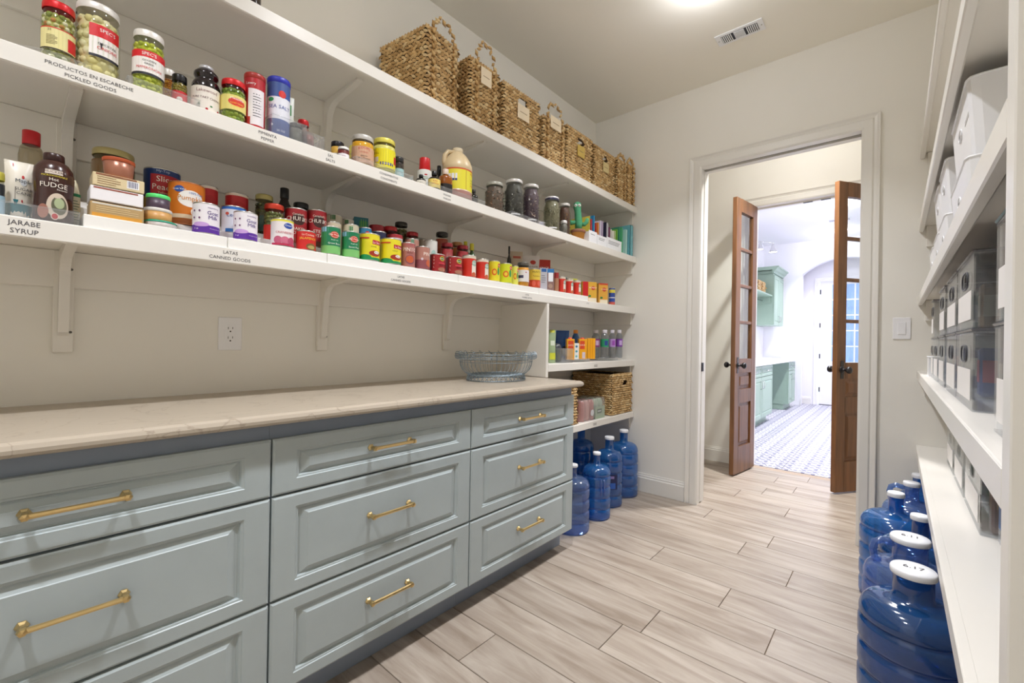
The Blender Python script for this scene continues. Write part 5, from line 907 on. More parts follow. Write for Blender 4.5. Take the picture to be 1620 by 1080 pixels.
water('pale empty blue water bottle half hidden behind the cabinet corner', .45, -.965, .105, .40, .026, BP)
water('dark blue water bottle at the back under the niche', .13, -.36, .098, .50, .028, BB)
water('blue water bottle at the back under the niche behind the pale one', .14, -.72, .098, .49, .028, BB)
water('nearest large blue water bottle on the right with a wide white lid marked 6.17', 1.987, -1.463, .131, .49, .048, BN, True, txt='6.17')
water('large blue water bottle with side handle and wide white lid marked 6.11', 1.985, -1.173, .131, .49, .048, BP, True, handle=PI + .25, txt='6.11')
water('large blue water bottle with narrow neck standing proud of the right row', 1.948, -.583, .131, .49, .027, BB)
water('blue water bottle under the right shelf with only neck and cap showing', 2.02, -.877, .131, .49, .026, BN)
water('blue water bottle with handle near the back wall on the right', 2.006, -.327, .115, .49, .028, BP, handle=PI)
water('last blue water bottle against the back wall on the right', 2.04, -.115, .095, .49, .026, BB)
# ================================================================ GROCERIES
def lab_mat(c): return pmat(c, .42, name='print')
class Deco:
    """flat print wrapped on a cylinder (or laid on a box face), one mesh with several inks"""
    def __init__(s, r=None, hw=None, z0=0, z1=1, x=0, a_mid=0): s.m = M(); s.mats = []; s.r = r; s.hw = hw; s.z0 = z0; s.z1 = z1; s.x = x; s.k = 0; s.am = a_mid; s.sub = 1
    def mi(s, c):
        q = lab_mat(c)
        if q not in s.mats: s.mats.append(q)
        return s.mats.index(q)
    def P(s, u, z, off):
        if s.r: a = s.am + u; return ((s.r + off) * math.cos(a), (s.r + off) * math.sin(a), z)
        return (s.x + off, u, z)
    def rect(s, u0, u1, z0, z1, c, off):
        n = max(1, int(abs(u1 - u0) / .22)) if s.r else s.sub; vs = []
        for i in range(n + 1): u = u0 + (u1 - u0) * i / n; vs += [s.P(u, z0, off), s.P(u, z1, off)]
        s.m.add(vs, [(2 * i, 2 * i + 2, 2 * i + 3, 2 * i + 1) for i in range(n)], s.mi(c), bool(s.r))
    def oval(s, u, z, ru, rz, c, off):
        n = 18; vs = []; fs = []; K = 5
        xs = [-math.cos(PI * i / n) for i in range(n + 1)]
        for q in xs: h = math.sqrt(max(0, 1 - q * q)) * rz; vs += [s.P(u + ru * q, z - h, off), s.P(u + ru * q, z + h, off)]
        s.m.add(vs, [(2 * i, 2 * i + 2, 2 * i + 3, 2 * i + 1) for i in range(n)], s.mi(c), bool(s.r))
    def text(s, t, u, z, size, c, off, umax=None, arcd=0):
        v, f = text2d(t); w_ = (v[:, 0].max() - v[:, 0].min()) if len(v) else 1
        sc = size; k = s.r or 1
        if umax: sc = min(sc, umax * k / w_)
        pts = []
        for x, y in v:
            zz = z + y * sc
            if arcd: zz -= arcd * (x / (w_ / 2)) ** 2
            pts.append(s.P(u + x * sc / k, zz, off))
        s.m.add(pts, f, s.mi(c))
    def run(s, items, A):
        """A: half angle (radians) or half width (metres) that u in -1..1 spans"""
        H_ = s.z1 - s.z0
        for i, d in enumerate(items):
            k = d[0]; off = .0003 + .00016 * i
            if k == 'band':
                z0, z1, c = d[1:4]; u0, u1 = (d[4], d[5]) if len(d) > 4 else (-1, 1)
                if u0 < -1.5 + .0: u0 = -1
                if s.r and u0 == -1 and u1 == 1 and A > 2.5: s.rect(-PI, PI, s.z0 + z0 * H_, s.z0 + z1 * H_, c, off)
                else:
                    B = A if A < 2.5 else PI / 2; s.rect(u0 * B, u1 * B, s.z0 + z0 * H_, s.z0 + z1 * H_, c, off)
                continue
            B = A if A < 2.5 else PI / 2
            if k == 'rect': u, z, w_, h, c = d[1:]; s.rect((u - w_ / 2) * B, (u + w_ / 2) * B, s.z0 + (z - h / 2) * H_, s.z0 + (z + h / 2) * H_, c, off)
            elif k == 'oval': u, z, w_, h, c = d[1:]; s.oval(u * B, s.z0 + z * H_, w_ / 2 * B, h / 2 * H_, c, off)
            elif k == 'text': t, u, z, sz, c = d[1:]; s.text(t, u * B, s.z0 + z * H_, sz * H_ * 1.1, c, off, umax=1.5 * B)
            elif k == 'arc': t, u, z, sz, c = d[1:]; s.text(t, u * B, s.z0 + z * H_, sz * H_ * 1.1, c, off, umax=1.4 * B, arcd=.08 * H_)
            elif k == 'lines':
                u, z, w_, h, c, n = d[1:]
                for q in range(n): zz = s.z0 + (z + h * (.5 - (q + .5) / n)) * H_; ww = w_ * (1 if q % 3 else .8); s.rect((u - w_ / 2) * B, (u - w_ / 2 + ww) * B, zz - .14 * h * H_ / n, zz + .14 * h * H_ / n, c, off)
            elif k == 'barcode':
                u, z, w_, h, c = d[1:]; s.rect((u - w_ / 2 - .04) * B, (u + w_ / 2 + .04) * B, s.z0 + (z - h / 2) * H_ * .98, s.z0 + (z + h / 2) * H_, '#f2f2f4', off)
                for q in range(11): uu = u - w_ / 2 + w_ * q / 11; s.rect(uu * B, (uu + w_ / (18 if q % 3 else 30)) * B, s.z0 + (z - h * .38) * H_, s.z0 + (z + h * .42) * H_, c, off + .0001)
            elif k == 'tri':
                u, z, w_, h, c = d[1:]; s.m.add([s.P((u - w_ / 2) * B, s.z0 + (z + h / 2) * H_, off), s.P((u + w_ / 2) * B, s.z0 + (z + h / 2) * H_, off), s.P(u * B, s.z0 + (z - h / 2) * H_, off)], [(0, 1, 2)], s.mi(c))
        return s
    def build(s, par, name='label'): return s.m.build(name, s.mats, par)
def wrap_label(par, r, z0, z1, base, A, deco, name='paper_label', am=0):
    D = Deco(r=r, z0=z0, z1=z1, a_mid=am)
    if A >= 2.5: D.rect(-PI, PI, z0, z1, base, .00015)
    else: D.rect(-A, A, z0, z1, base, .00015)
    D.run(deco, A if A < 2.5 else PI); return D.build(par, name)
def lumps(par, r, h, cols, size, seed, name='contents'):
    q = random.Random(seed); m = M(); rows_ = max(2, int(h / (size * 1.5)))
    m.lathe([(0, .003), (r * .86, .003), (r * .86, h * .98), (0, h * .98)], 16, mi=0)
    for i in range(rows_):
        n = max(5, int(2 * PI * r / (size * 1.75)))
        for j in range(n):
            a = 2 * PI * (j + (i % 2) * .5 + q.uniform(-.15, .15)) / n; z = size * .9 + (h - size * 1.4) * i / max(1, rows_ - 1)
            m.ball(((r - size * .95) * math.cos(a), (r - size * .95) * math.sin(a), z + q.uniform(-.2, .2) * size), size * q.uniform(.82, 1.08), mi=q.randrange(len(cols)), n=7, m=4, sc=(1, 1, q.uniform(.75, 1)))
    o = m.build(name, [pmat(c, .4, name='pickled_food') for c in cols], par); o['kind'] = 'stuff'; return o
def herbs(par, r, h, cols, seed):
    q = random.Random(seed); m = M(); m.lathe([(0, .004), (r * .93, .004), (r * .95, h * .80), (r * .80, h * .93), (r * .74, h), (0, h * .99)], 16, mi=0)
    for i in range(260):
        a = q.uniform(0, 2 * PI); z = q.uniform(.006, h * .82); c = Vector(((r * .96) * math.cos(a), (r * .96) * math.sin(a), z)); s = r * .17
        d1 = Vector((q.uniform(-1, 1), q.uniform(-1, 1), q.uniform(-1, 1))).normalized() * s; d2 = Vector((-math.sin(a), math.cos(a), q.uniform(-1, 1))).normalized() * s * .5
        m.add([c + d1, c + d2, c - d1, c - d2], [(0, 1, 2, 3)], q.randrange(len(cols)))
    o = m.build('contents', [pmat(c, .6, name='dried_food') for c in cols], par); o['kind'] = 'stuff'
def lid_mesh(r, z, h, n=28, mi=0):
    return M().lathe([(r * .99, z), (r, z + .0012), (r, z + h * .72), (r * .97, z + h * .92), (r * .90, z + h), (r * .84, z + h * .92), (0, z + h * .92)], n, mi=mi)
def metal(col): return pmat(col, .35, metal=.25, coat=.2, name='lid_paint')
PROF = {
 'growler': ([(0, 0), (.93, 0), (1, .02), (1, .52), (.97, .60), (.84, .68), (.70, .715), (.76, .75), (.84, .79), (.83, .85), (.66, .90), (.50, .915), (.46, .94)], .50, .935, 1.0),
 'squeeze': ([(0, 0), (.9, 0), (1, .03), (.97, .3), (1, .6), (.9, .72), (.5, .78)], .42, .78, 1.0),
 'shaker': ([(0, 0), (.95, 0), (1, .03), (1, .60), (.9, .645), (.78, .655)], .76, .655, 1.0),
 'small': ([(0, 0), (.95, 0), (1, .03), (1, .50), (.9, .60), (.45, .70), (.34, .74), (.34, .80)], .44, .78, 1.0),
 'flask': ([(0, 0), (.95, 0), (1, .03), (1, .62), (.92, .68), (.4, .74), (.34, .80)], .42, .78, 1.0),
 'ribbed': ([(0, 0), (.9, 0), (1, .03)] + [(1 if i % 2 else .95, .1 + .06 * i) for i in range(10)] + [(1, .74), (.85, .83), (.62, .86)], .72, .855, 1.0),
 'drop': ([(0, 0), (.95, 0), (1, .05), (1, .55), (.85, .78), (.5, .95)], .3, .94, 1.0),
 'sauce': ([(0, 0), (.95, 0), (1, .03), (1, .52), (.9, .60), (.55, .70), (.40, .78), (.38, .84)], .45, .80, 1.0),
 'sport': ([(0, 0), (.93, 0), (1, .03), (1, .3), (.88, .36), (.88, .46), (1, .52), (1, .62), (.85, .76), (.55, .85), (.5, .88)], .56, .875, 1.0),
 'water': ([(0, 0), (.93, 0), (1, .03), (1, .38), (.97, .4), (.97, .68), (1, .70), (.98, .76), (.72, .85), (.52, .88), (.5, .91)], .60, .885, 1.0),
}
def groceries():
    for idx, (kind, name, x, y, z, r, h, ang, label, cat, group, o) in enumerate(ITEMS):
        z += .0005
        t = thing(name, label, cat, (x, y, z), ang, group)
        dk = o.get('deco', [])
        if kind == 'can':
            rim = STEEL
            m = M().lathe([(0, .0015), (r * .93, .0015), (r * .96, 0), (r, .001), (r, .003), (r * .985, .0045), (r * .985, h - .0045), (r, h - .003), (r, h - .001), (r * .965, h), (r * .93, h - .003), (0, h - .003)], 28)
            m.build('can_body', metal(o['top_']) if o.get('top_') else rim, t)
            wrap_label(t, r * .989, .0045, h - .0045, o['lab'], PI, dk)
        elif kind in ('jar', 'mason', 'mug'):
            lh = min(.02, h * .2) if kind == 'jar' else .018
            nb = h - lh * .95
            if kind == 'mug':
                P = [(0, .001), (r * .9, 0), (r, .003), (r, h), (r * .93, h), (r * .93, .006), (0, .005)]
                M().lathe(P, 24).build('glass_body', gmat('#e8dedc', .08, name='jar_glass'), t)
                M().tube([(.0, r, h * .85), (.0, r * 1.5, h * .8), (.0, r * 1.6, h * .5), (.0, r * 1.3, h * .2), (.0, r, h * .15)], .0022, 6).build('handle', STEEL, t)
                M().lathe([(0, .006), (r * .9, .006), (r * .9, h * .8), (0, h * .85)], 20).build('contents', pmat(o['fill'], .6), t); continue
            sh = .82 if kind == 'jar' else .78; nk = .88 if kind == 'jar' else .80
            P = [(0, .002), (r * .88, 0), (r * .97, .002), (r, .008), (r, nb * (sh - .04)), (r * .98, nb * sh), (r * nk * 1.05, nb * (sh + .08)), (r * nk, nb * (sh + .11)), (r * nk, nb)]
            if h < r * 2.6: P = [(0, .002), (r * .9, 0), (r, .005), (r, nb * .86), (r * .9, nb * .93), (r * .84, nb)]
            g = gmat('#f8faf4', .0, .04, .4, .04, 'jar_glass')
            M().lathe(P, 28).build('glass_body', g, t)
            ci = r * .955; ch = nb * (sh + .07)
            if kind == 'mason': herbs(t, ci, nb * .95, o['fills'], idx)
            elif o.get('lumps'): lumps(t, ci, ch, o['lumps'], r * (.30 if o.get('big') else .24), idx)
            else: M().lathe([(0, .003), (ci * .95, .003), (ci, .008), (ci, ch * (.55 if o.get('half') else 1)), (0, ch * (.55 if o.get('half') else 1))], 24).build('contents', pmat(o.get('fill', o['glass']), .45, noise=.08, nscale=90), t)
            lr = r * ((.95 if kind == 'jar' else .86) if h >= r * 2.6 else .97)
            lid_mesh(lr, h - lh, lh).build('lid', metal(o['lid']), t)
            if o.get('ring'): M().lathe([(lr * 1.01, h - lh * 1.2), (lr * 1.01, h - lh * .55)], 24).build('lid_ring', metal(o['ring']), t)
            if o.get('lab'):
                z0, z1, c, A = o['lab']; wrap_label(t, r, max(.004, z0 * nb), z1 * nb * .97, c, A, dk, am=o.get('labc', 0))
            if kind == 'mason':
                m = M(); m.v = []; wrap_label(t, r, nb * .06, nb * .10, '#e8e8ea', .5, [])
        elif kind == 'bottle':
            P, cr, c0, c1 = PROF[o['prof']]; P = [(a * r, b * h) for a, b in P]
            mat = gmat(o['glassy'], .12, .05, .5, .06, 'bottle_plastic') if o.get('glassy') else pmat(o['body'], .12 if o.get('gloss') or lin(o['body'])[0] < .05 else .35, coat=.3, name='bottle_wall')
            M().lathe(P, 24).build('bottle_body', mat, t)
            c = M(); R_c = cr * r
            c.lathe([(R_c * .98, c0 * h), (R_c, c0 * h + .001), (R_c * (.92 if o['prof'] == 'shaker' else 1), h - .0015), (R_c * .9, h), (0, h)], 20); c.build('cap', metal(o['cap']) if o['prof'] == 'growler' else pmat(o['cap'], .35, name='cap_plastic'), t)
            if o.get('lab'): z0, z1, cc, A = o['lab']; wrap_label(t, r * 1.003, z0 * h, z1 * h, cc, A if A < 1.55 else PI, dk)
        elif kind == 'tub':
            if o.get('nocap'):
                M().lathe([(0, 0), (r * .8, 0), (r * .86, .003), (r, h), (r * .95, h), (r * .8, .006), (0, .006)], 24).build('cup_body', pmat(o['body'], .3, metal=.3), t)
                M().lathe([(r * .985, h * .8), (r * 1.012, h * .82), (r * 1.012, h * .99)], 24).build('rim', pmat(o['cap'], .4), t); continue
            tall = h > 2.4 * r; lh = h * (.10 if tall else .28)
            M().lathe([(0, 0), (r * .93, 0), (r * .96, .002), (r * .97, h - lh), (0, h - lh)], 26).build('tub_body', pmat(o['body'], .4, name='tub_wall'), t)
            c = M().lathe([(r * .97, h - lh), (r, h - lh + .001), (r, h - .003), (r * .95, h), (0, h)], 26); c.build('lid', pmat(o['cap'], .4, name='cap_plastic'), t)
            if dk or tall: wrap_label(t, r * .973, .003, h - lh, o['body'], PI, dk)
        elif kind in ('carton', 'pouch'):
            d = o['dep']; w2 = r
            if kind == 'carton':
                fixn(M().box(-d, 0, -w2, w2, 0, h * (.94 if o.get('capc') else 1), b=.0015).build('carton_body', lab_mat(o['body']), t))
                if o.get('capc'): M().lathe([(r * .5, h * .93), (r * .5, h), (0, h)], 14, (-d / 2, 0, 0)).build('cap', pmat(o['capc'], .4), t)
                D = Deco(hw=w2, z0=0, z1=h * (.94 if o.get('capc') else 1), x=.0); D.run(dk, w2 * .98)
                if dk: D.build(t, 'printed_front')
            else:
                m = M(); nu, nz = 8, 10
                for s in (1, -1):
                    vs = []
                    for j in range(nz + 1):
                        for i in range(nu + 1):
                            u = -1 + 2 * i / nu; v = j / nz; prof_ = (1 - u * u) ** .5 * (min(1, (1 - v) * 1.6) ** .6 if v > .3 else 1) * (1 if v > .06 else .9)
                            vs.append((-d / 2 + s * (d / 2 * prof_ + .0008), u * w2 * (1 - .06 * math.sin(PI * v)), v * h))
                    m.add(vs, [(j * (nu + 1) + i, j * (nu + 1) + i + 1, (j + 1) * (nu + 1) + i + 1, (j + 1) * (nu + 1) + i) for j in range(nz) for i in range(nu)], 0, True)
                fixn(m.build('pouch_body', pmat(o['body'], .35, coat=.2, name='foil'), t))
                D = Deco(hw=w2, z0=0, z1=h, x=0); D.sub = 10; D.run(dk, w2 * .98)
                if dk:
                    for i, (a, b, c) in enumerate(D.m.v):
                        u = max(-1, min(1, b / w2)); v = max(0, min(1, c / h)); pf = (1 - u * u) ** .5 * (min(1, (1 - v) * 1.6) ** .6 if v > .3 else 1) * (1 if v > .06 else .9)
                        D.m.v[i] = (-d / 2 + d / 2 * pf + .0015 + a, b * (1 - .06 * math.sin(PI * v)), c)
                    D.build(t, 'printed_front')
                M().box(-d / 2 - .001, -d / 2 + .001, -w2, w2, h - .006, h + .001).build('seal', pmat(o['body'], .4), t)
        elif kind == 'jug':
            P = [(0, 0), (r * .9, 0), (r, .008), (r, h * .16), (r * .98, h * .17), (r * .98, h * .57), (r, h * .58), (r * .99, h * .64), (r * .88, h * .74), (r * .62, h * .85), (r * .36, h * .92), (r * .30, h * .93)]
            M().lathe(P, 28).build('jug_body', pmat(o['body'], .35, coat=.2, name='jug_plastic'), t)
            M().lathe([(r * .34, h * .925), (r * .35, h * .93), (r * .35, h * .995), (r * .3, h), (0, h)], 20).build('cap', pmat(o['cap'], .5), t)
            M().tube([(.01, -r * .25, h * .92), (.01, -r * .66, h * .915), (.01, -r * .86, h * .84), (.01, -r * .90, h * .72), (.01, -r * .86, h * .63)], [.009, .011, .012, .012, .010], 10).build('handle', pmat(o['body'], .35, coat=.2, name='jug_plastic'), t)
            z0, z1, c, A = o['lab']; wrap_label(t, r * .985, z0 * h, z1 * h, c, A, dk)
            M().lathe([(r * 1.001, .006), (r * 1.001, h * .15)], 28).build('liquid_level', pmat('#a87c74', .3, coat=.3), t)
        elif kind == 'fudge':
            S_ = [(0, 0), (.88, 0), (.96, .02), (1, .08), (.97, .25), (.94, .38), (.98, .55), (1, .66), (.92, .78), (.70, .86), (.50, .89), (.48, .90)]
            M().lathe([(a * r, b * h) for a, b in S_], 28).build('bottle_body', pmat(o['body'], .22, coat=.4, name='brown_plastic'), t)
            M().lathe([(r * .5, h * .895), (r * .52, h * .9), (r * .50, h * .985), (r * .45, h), (0, h)], 24).build('cap', pmat(o['cap'], .3), t)
            D = Deco(r=r * 1.003, z0=0, z1=h)
            def rr_(z_): 
                f_ = z_ / h
                for (a, b), (c, d_) in zip(S_, S_[1:]):
                    if b <= f_ <= d_ and d_ > b: return (a + (c - a) * (f_ - b) / (d_ - b)) * r
                return r
            D.run([('rect', .0, .70, .62, .06, '#d8ccc0'), ('text', "SMUCKER'S", 0, .685, .045, '#4a2c24'), ('text', 'MICROWAVEABLE', .02, .635, .03, '#e0d040'), ('text', 'Hot', .0, .575, .055, '#efe6dc'), ('text', 'FUDGE', .0, .485, .085, '#efe6dc'), ('text', 'Flavored', .3, .45, .03, '#efe6dc'), ('oval', .15, .23, .78, .36, '#cfc0ae'), ('oval', .2, .24, .55, .26, '#5a5a44'), ('oval', .2, .27, .36, .15, '#a8b48c'), ('oval', -.35, .14, .4, .2, '#a06a5a'), ('oval', .05, .08, .26, .10, '#e8dccf'), ('oval', .05, .08, .2, .075, '#b8242c')], 1.35)
            for i, (a, b, c) in enumerate(D.m.v):
                q = math.hypot(a, b); off = q - r * 1.003; R2 = rr_(c) + off + .0006; D.m.v[i] = (a / q * R2, b / q * R2, c)
            D.build(t, 'label')
groceries()

# ================================================================ RISERS, TRAYS, CLEAR BINS
RIS = pmat('#f1f0ec', .3, name='white_riser_plastic')
ry = [-3.140, -2.818, -2.502, -1.866, -1.242, -.700]
nm = ['leftmost white step riser under the cracker boxes', 'white step riser under the goat milk and cranberry cans', 'white step riser under the green and yellow cans', 'white step riser under the red and yellow narrow cans', 'rightmost white step riser under the last tomato cans']
for i in range(5):
    t = thing('step_riser', nm[i], 'riser', (0, 0, 0)); a, b = ry[i] + .001, ry[i + 1] - .001
    for x0, x1, z in ((.292, .379, 1.457), (.206, .292, 1.490), (.03, .206, 1.523)):
        M().box(x0 + .0002, x1 - .0002, a, b, 1.4238, z - .0002, b=.0015).build('step', RIS, t)
    M().box(.025, .0298, a, b, 1.4238, 1.53).build('back_rail', RIS, t)
CLR = gmat('#fbfcfd', .05, .05, .38, .05, 'clear_plastic')
def turntable(label, x, y, z, r, wall=.02):
    t = thing('turntable', label, 'turntable', (x, y, z + .0005))
    M().lathe([(0, 0), (r * .7, 0), (r * .7, .004), (0, .004)], 28).build('base', CLR, t)
    M().lathe([(0, .0055), (r * .98, .0055), (r, .008), (r, .008 + wall), (r * .985, .008 + wall), (r * .985, .010), (0, .010)], 40).build('tray', CLR, t)
turntable('clear turntable under the pickle jars at the left end of the second shelf', .235, -3.178, 1.8245, .115)
def tray(label, x0, x1, y0, y1, z, h, name='clear_tray', wt=.003, lidh=0):
    t = thing(name, label, 'tray', ((x0 + x1) / 2, (y0 + y1) / 2, z + .0005)); X = (x1 - x0) / 2; Y = (y1 - y0) / 2
    M().box(-X, X, -Y, Y, 0, wt * .7).build('base', CLR, t)
    for n_, b in (('front', (X - wt, X, -Y, Y)), ('back', (-X, -X + wt, -Y, Y)), ('side', (-X + wt, X - wt, -Y, -Y + wt)), ('side', (-X + wt, X - wt, Y - wt, Y))): M().box(*b, wt, h).build('tray_' + n_, CLR, t)
    M().tube([(X, -Y, h), (X, Y, h), (-X, Y, h), (-X, -Y, h)], .0022, 6, closed=True).build('rim', CLR, t)
    return t
tray('clear tray under the pepperoncini and relish jars', .12, .376, -3.058, -2.895, 1.8245, .022)
tray('clear bin around the red and blue canisters and ground pepper', .13, .384, -2.70, -2.585, 1.8245, .062)
tray('clear bin with the glass mug and clip top jar', .15, .380, -2.583, -2.52, 1.8245, .045)
tray('clear shallow tray under the two mustard jars', .16, .384, -2.40, -2.135, 1.8245, .018)
tray('clear shallow tray under the vinegar jug and dark extract bottles', .14, .384, -2.05, -1.70, 1.8245, .018)
tray('clear shallow tray under the taller mason jars', .15, .384, -1.50, -1.20, 1.8245, .018)
tray('clear tray under the syrup and fudge bottles, left end of the canned goods shelf', .13, .380, -3.42, -3.145, 1.4235, .032)
turntable('clear turntable under the orange juice cartons in the niche', .255, -.70, 1.0145, .125, .016)
turntable('clear turntable under the clear water bottles in the niche', .255, -.30, 1.0145, .125, .016)
t = tray('small clear bin with a dark scoop at the left end of the niche shelf', .20, .365, -.972, -.85, 1.0145, .09)
t = thing('scoop', 'dark grey rounded scoop standing in the small clear niche bin', 'scoop', (.275, -.91, 1.0185))
M().lathe([(0, 0), (.03, 0), (.032, .01), (.032, .08), (.028, .105), (.015, .118), (0, .12)], 18).build('scoop_body', pmat('#3a3d46', .3, coat=.3), t)
# things between the mason jars and the books
t = thing('bag_clip', 'bright blue bag clip standing up behind the left mason jar', 'clip', (.20, -1.42, 1.8245))
M().box(-.004, .004, -.011, .011, 0, .232, b=.002).build('clip_body', pmat('#2a4a90', .4), t)
t = thing('plastic_bag', 'thin clear plastic bag behind the tall mason jars', 'bag', (.14, -1.12, 1.8248))
M().lathe([(0, 0), (.05, 0), (.055, .05), (.05, .16), (.02, .22), (.032, .25)], 9, sm=False).build('bag_film', gmat('#eef4ee', .15, .2, .3, .05, 'film'), t)

# ---- cactus toy
t = thing('cactus_toy', 'green plush toy cactus with googly eyes in a tan felt pot', 'toy', (.318, -.745, 1.825), -.95)
FUR = pmat('#4f9e74', .85, noise=.25, nscale=260, bump=.6, bscale=400, name='green_plush'); POT = pmat('#c98a3c', .85, noise=.08, nscale=200, name='felt')
M().lathe([(0, 0), (.036, 0), (.045, .055), (.049, .058), (.049, .072), (.044, .075), (0, .072)], 24).build('pot', POT, t)
M().lathe([(.0455, .054), (.0505, .058), (.0505, .073), (.0455, .076), (.035, .074)], 24).build('pot_rim', pmat('#9a6a52', .9), t)
m = M().tube([(0, 0, .07), (0, .004, .12), (0, 0, .16), (0, -.004, .20), (0, -.008, .232), (0, -.008, .255), (0, -.008, .266)], [.022, .025, .024, .022, .026, .024, .008], 14)
m.build('body', FUR, t)
M().tube([(0, -.018, .13), (0, -.045, .125), (0, -.065, .14), (0, -.072, .165), (0, -.073, .172)], [.013, .015, .015, .013, .004], 10).build('arm', FUR, t)
M().tube([(0, .018, .115), (0, .042, .115), (0, .056, .13), (0, .060, .150), (0, .060, .156)], [.013, .014, .014, .012, .004], 10).build('arm', FUR, t)
for s in (-1, 1):
    e = M().ball((.020, -.008 + s * .0115, .236), .0105, 0, 12, 8).build('eye', pmat('#f6f6f4', .2), t)
    M().ball((.0295, -.0075 + s * .0115, .236), .0035, 0, 8, 6).build('pupil', BLACK, e)
t = thing('chip_bag', 'yellow bag standing behind the cactus toy', 'bag', (.20, -.835, 1.8248), -.7)
fixn(M().box(-.02, .02, -.055, .055, 0, .165, b=.012).build('bag_body', pmat('#d6b01e', .35, coat=.3), t))
t = thing('storage_tub', 'pale lilac tub low behind the cactus toy', 'tub', (.17, -.96, 1.8248))
M().lathe([(0, 0), (.04, 0), (.046, .10), (.043, .10), (.038, .006), (0, .006)], 20).build('tub_body', pmat('#c9c4d6', .4), t)
# ---- books
def book(label, y, th, hgt, col, dep=.17, z=1.8265, x1=.345, lean=0, page='#ece8de', group='cookbooks and folders at the right end of the second shelf'):
    t = thing('book', label, 'book', (x1, y, z), 0, group); t.rotation_euler.x = lean
    m = M().box(-dep, 0, 0, .0012, 0, hgt).box(-dep, 0, th - .0012, th, 0, hgt).box(-.0012, 0, 0, th, 0, hgt); m.build('cover', pmat(col, .45, name='book_cover'), t)
    M().box(-dep + .002, -.0014, .0014, th - .0014, .003, hgt - .004).build('pages', pmat(page, .8), t); return t
bl = [(.006, .185, '#e8d45a', 'tall yellow folder spine beside the cactus toy'), (.008, .17, '#c8485a', 'rose red thin book beside the yellow folder'), (.016, .20, '#2c86b8', 'tall bright blue file right of the cactus'), (.006, .155, '#d04a40', 'thin coral book right of the blue file'), (.012, .165, '#d88a3c', 'orange book right of the coral one'), (.014, .185, '#d8d2e2', 'pale lilac spiral book'), (.010, .188, '#c8b8d0', 'mauve book with white edge'), (.008, .19, '#23243a', 'thin navy black book'), (.008, .19, '#e8e6ea', 'tall white book right of the navy one'), (.010, .165, '#7a3a5a', 'short plum book'), (.007, .155, '#e4e0d2', 'short cream book, first of the pale pair'), (.010, .15, '#f0ece2', 'short ivory book, second of the pale pair'), (.010, .155, '#cfd8a8', 'short pale green book'), (.014, .172, '#7ab840', 'lime green book'), (.012, .195, '#3a8a68', 'dark green folder')]
yy = -.655
for th, hg, c, lb in bl:
    for wv in (-.682, -.577, -.572, -.440, -.436, -.215):
        if yy - .001 < wv + .003 and yy + th + .001 > wv - .003: yy = wv + .0045
    book(lb + ' on the second shelf', yy, th, hg, c, x1=.352); yy += th + .0185
# magazine files in front
for lab_, a, b, h_, lines_ in (('low white magazine file, narrow left one beside the cactus', -.682, -.577, .085, 1), ('low white magazine file, middle one under the blue file', -.572, -.440, .075, 2), ('low white magazine file, wide right one with two printed lines', -.436, -.215, .085, 3)):
    t = thing('magazine_file', lab_, 'file', (0, 0, 1.8248), 0)
    m = M().box(.362, .366, a, b, 0, h_, b=.001).box(.17, .362, a, a + .003, 0, h_ * .9).box(.17, .362, b - .003, b, 0, h_ * .9).box(.17, .362, a + .003, b - .003, 0, .0015)
    m.build('file_body', PLWHITE, t); ln_ = M()
    for q in range(lines_): ln_.box(.3661, .3663, a + .02, b - .03 - .01 * q, h_ * .7 - q * .010, h_ * .7 + .003 - q * .010)
    ln_.build('printed_line', INK, t)
book('bright green folder beside the teal binder', -.205, .020, .20, '#4fae7a', x1=.36, z=1.825, group=None)
book('mint book with black and white patterned spine', -.165, .030, .19, '#a8d4cc', x1=.372, z=1.825, group=None)
t = thing('ring_binder', 'teal ring binder at the very end of the second shelf', 'binder', (.382, -.105, 1.825))
m = M().box(-.22, 0, 0, .003, 0, .235).box(-.22, 0, .042, .045, 0, .235).box(-.003, 0, 0, .045, 0, .235); m.build('cover', pmat('#6cb2bc', .4), t)
M().box(-.21, -.006, .006, .039, .004, .215).build('pages', pmat('#dcebe6', .7), t)

# ---- seltzer multipack in the niche
t = thing('drink_multipack', 'shrink wrapped multipack of slim cans with pale green card in the niche', 'multipack', (.36, -.565, .610), 0)
cols = ['#c88a84', '#d6a49c', '#c88a84', '#cfd8c8']
for j in range(3):
    for i in range(5):
        c = M().lathe([(0, 0), (.024, 0), (.028, .006), (.028, .115), (.020, .135), (.019, .138), (0, .136)], 16, (-.035 - j * .06, -.125 + i * .060, 0))
        c.build('drink_can', [pmat(cols[min(3, i)] if i < 3 else '#b8c8b0', .3, metal=.2, name='can_print')], t)
M().box(-.0055, -.004, .02, .152, .002, .085).build('card_sleeve', pmat('#a9bfa0', .5), t)
sl = M().box(-.0039, -.0037, .045, .11, .035, .068).build('card_panel', pmat('#5f7a62', .5), t); M().box(-.0036, -.0034, .055, .10, .049, .055).build('printed_line', PLWHITE, sl)
M().lathe([(0, 0), (.022, 0)], 16).build('round_badge', PLWHITE, t)
for ob in t.children:
    if ob.name.startswith('round_badge'):
        for v in ob.data.vertices: a, b = v.co.x, v.co.y; v.co = (-.0034, -.02 + a, .05 + b)
fixn(M().box(-.19, -.0015, -.156, .156, .0005, .146, b=.012).build('shrink_wrap', gmat('#f4f4f6', .10, .15, .4, .08, 'film'), t))

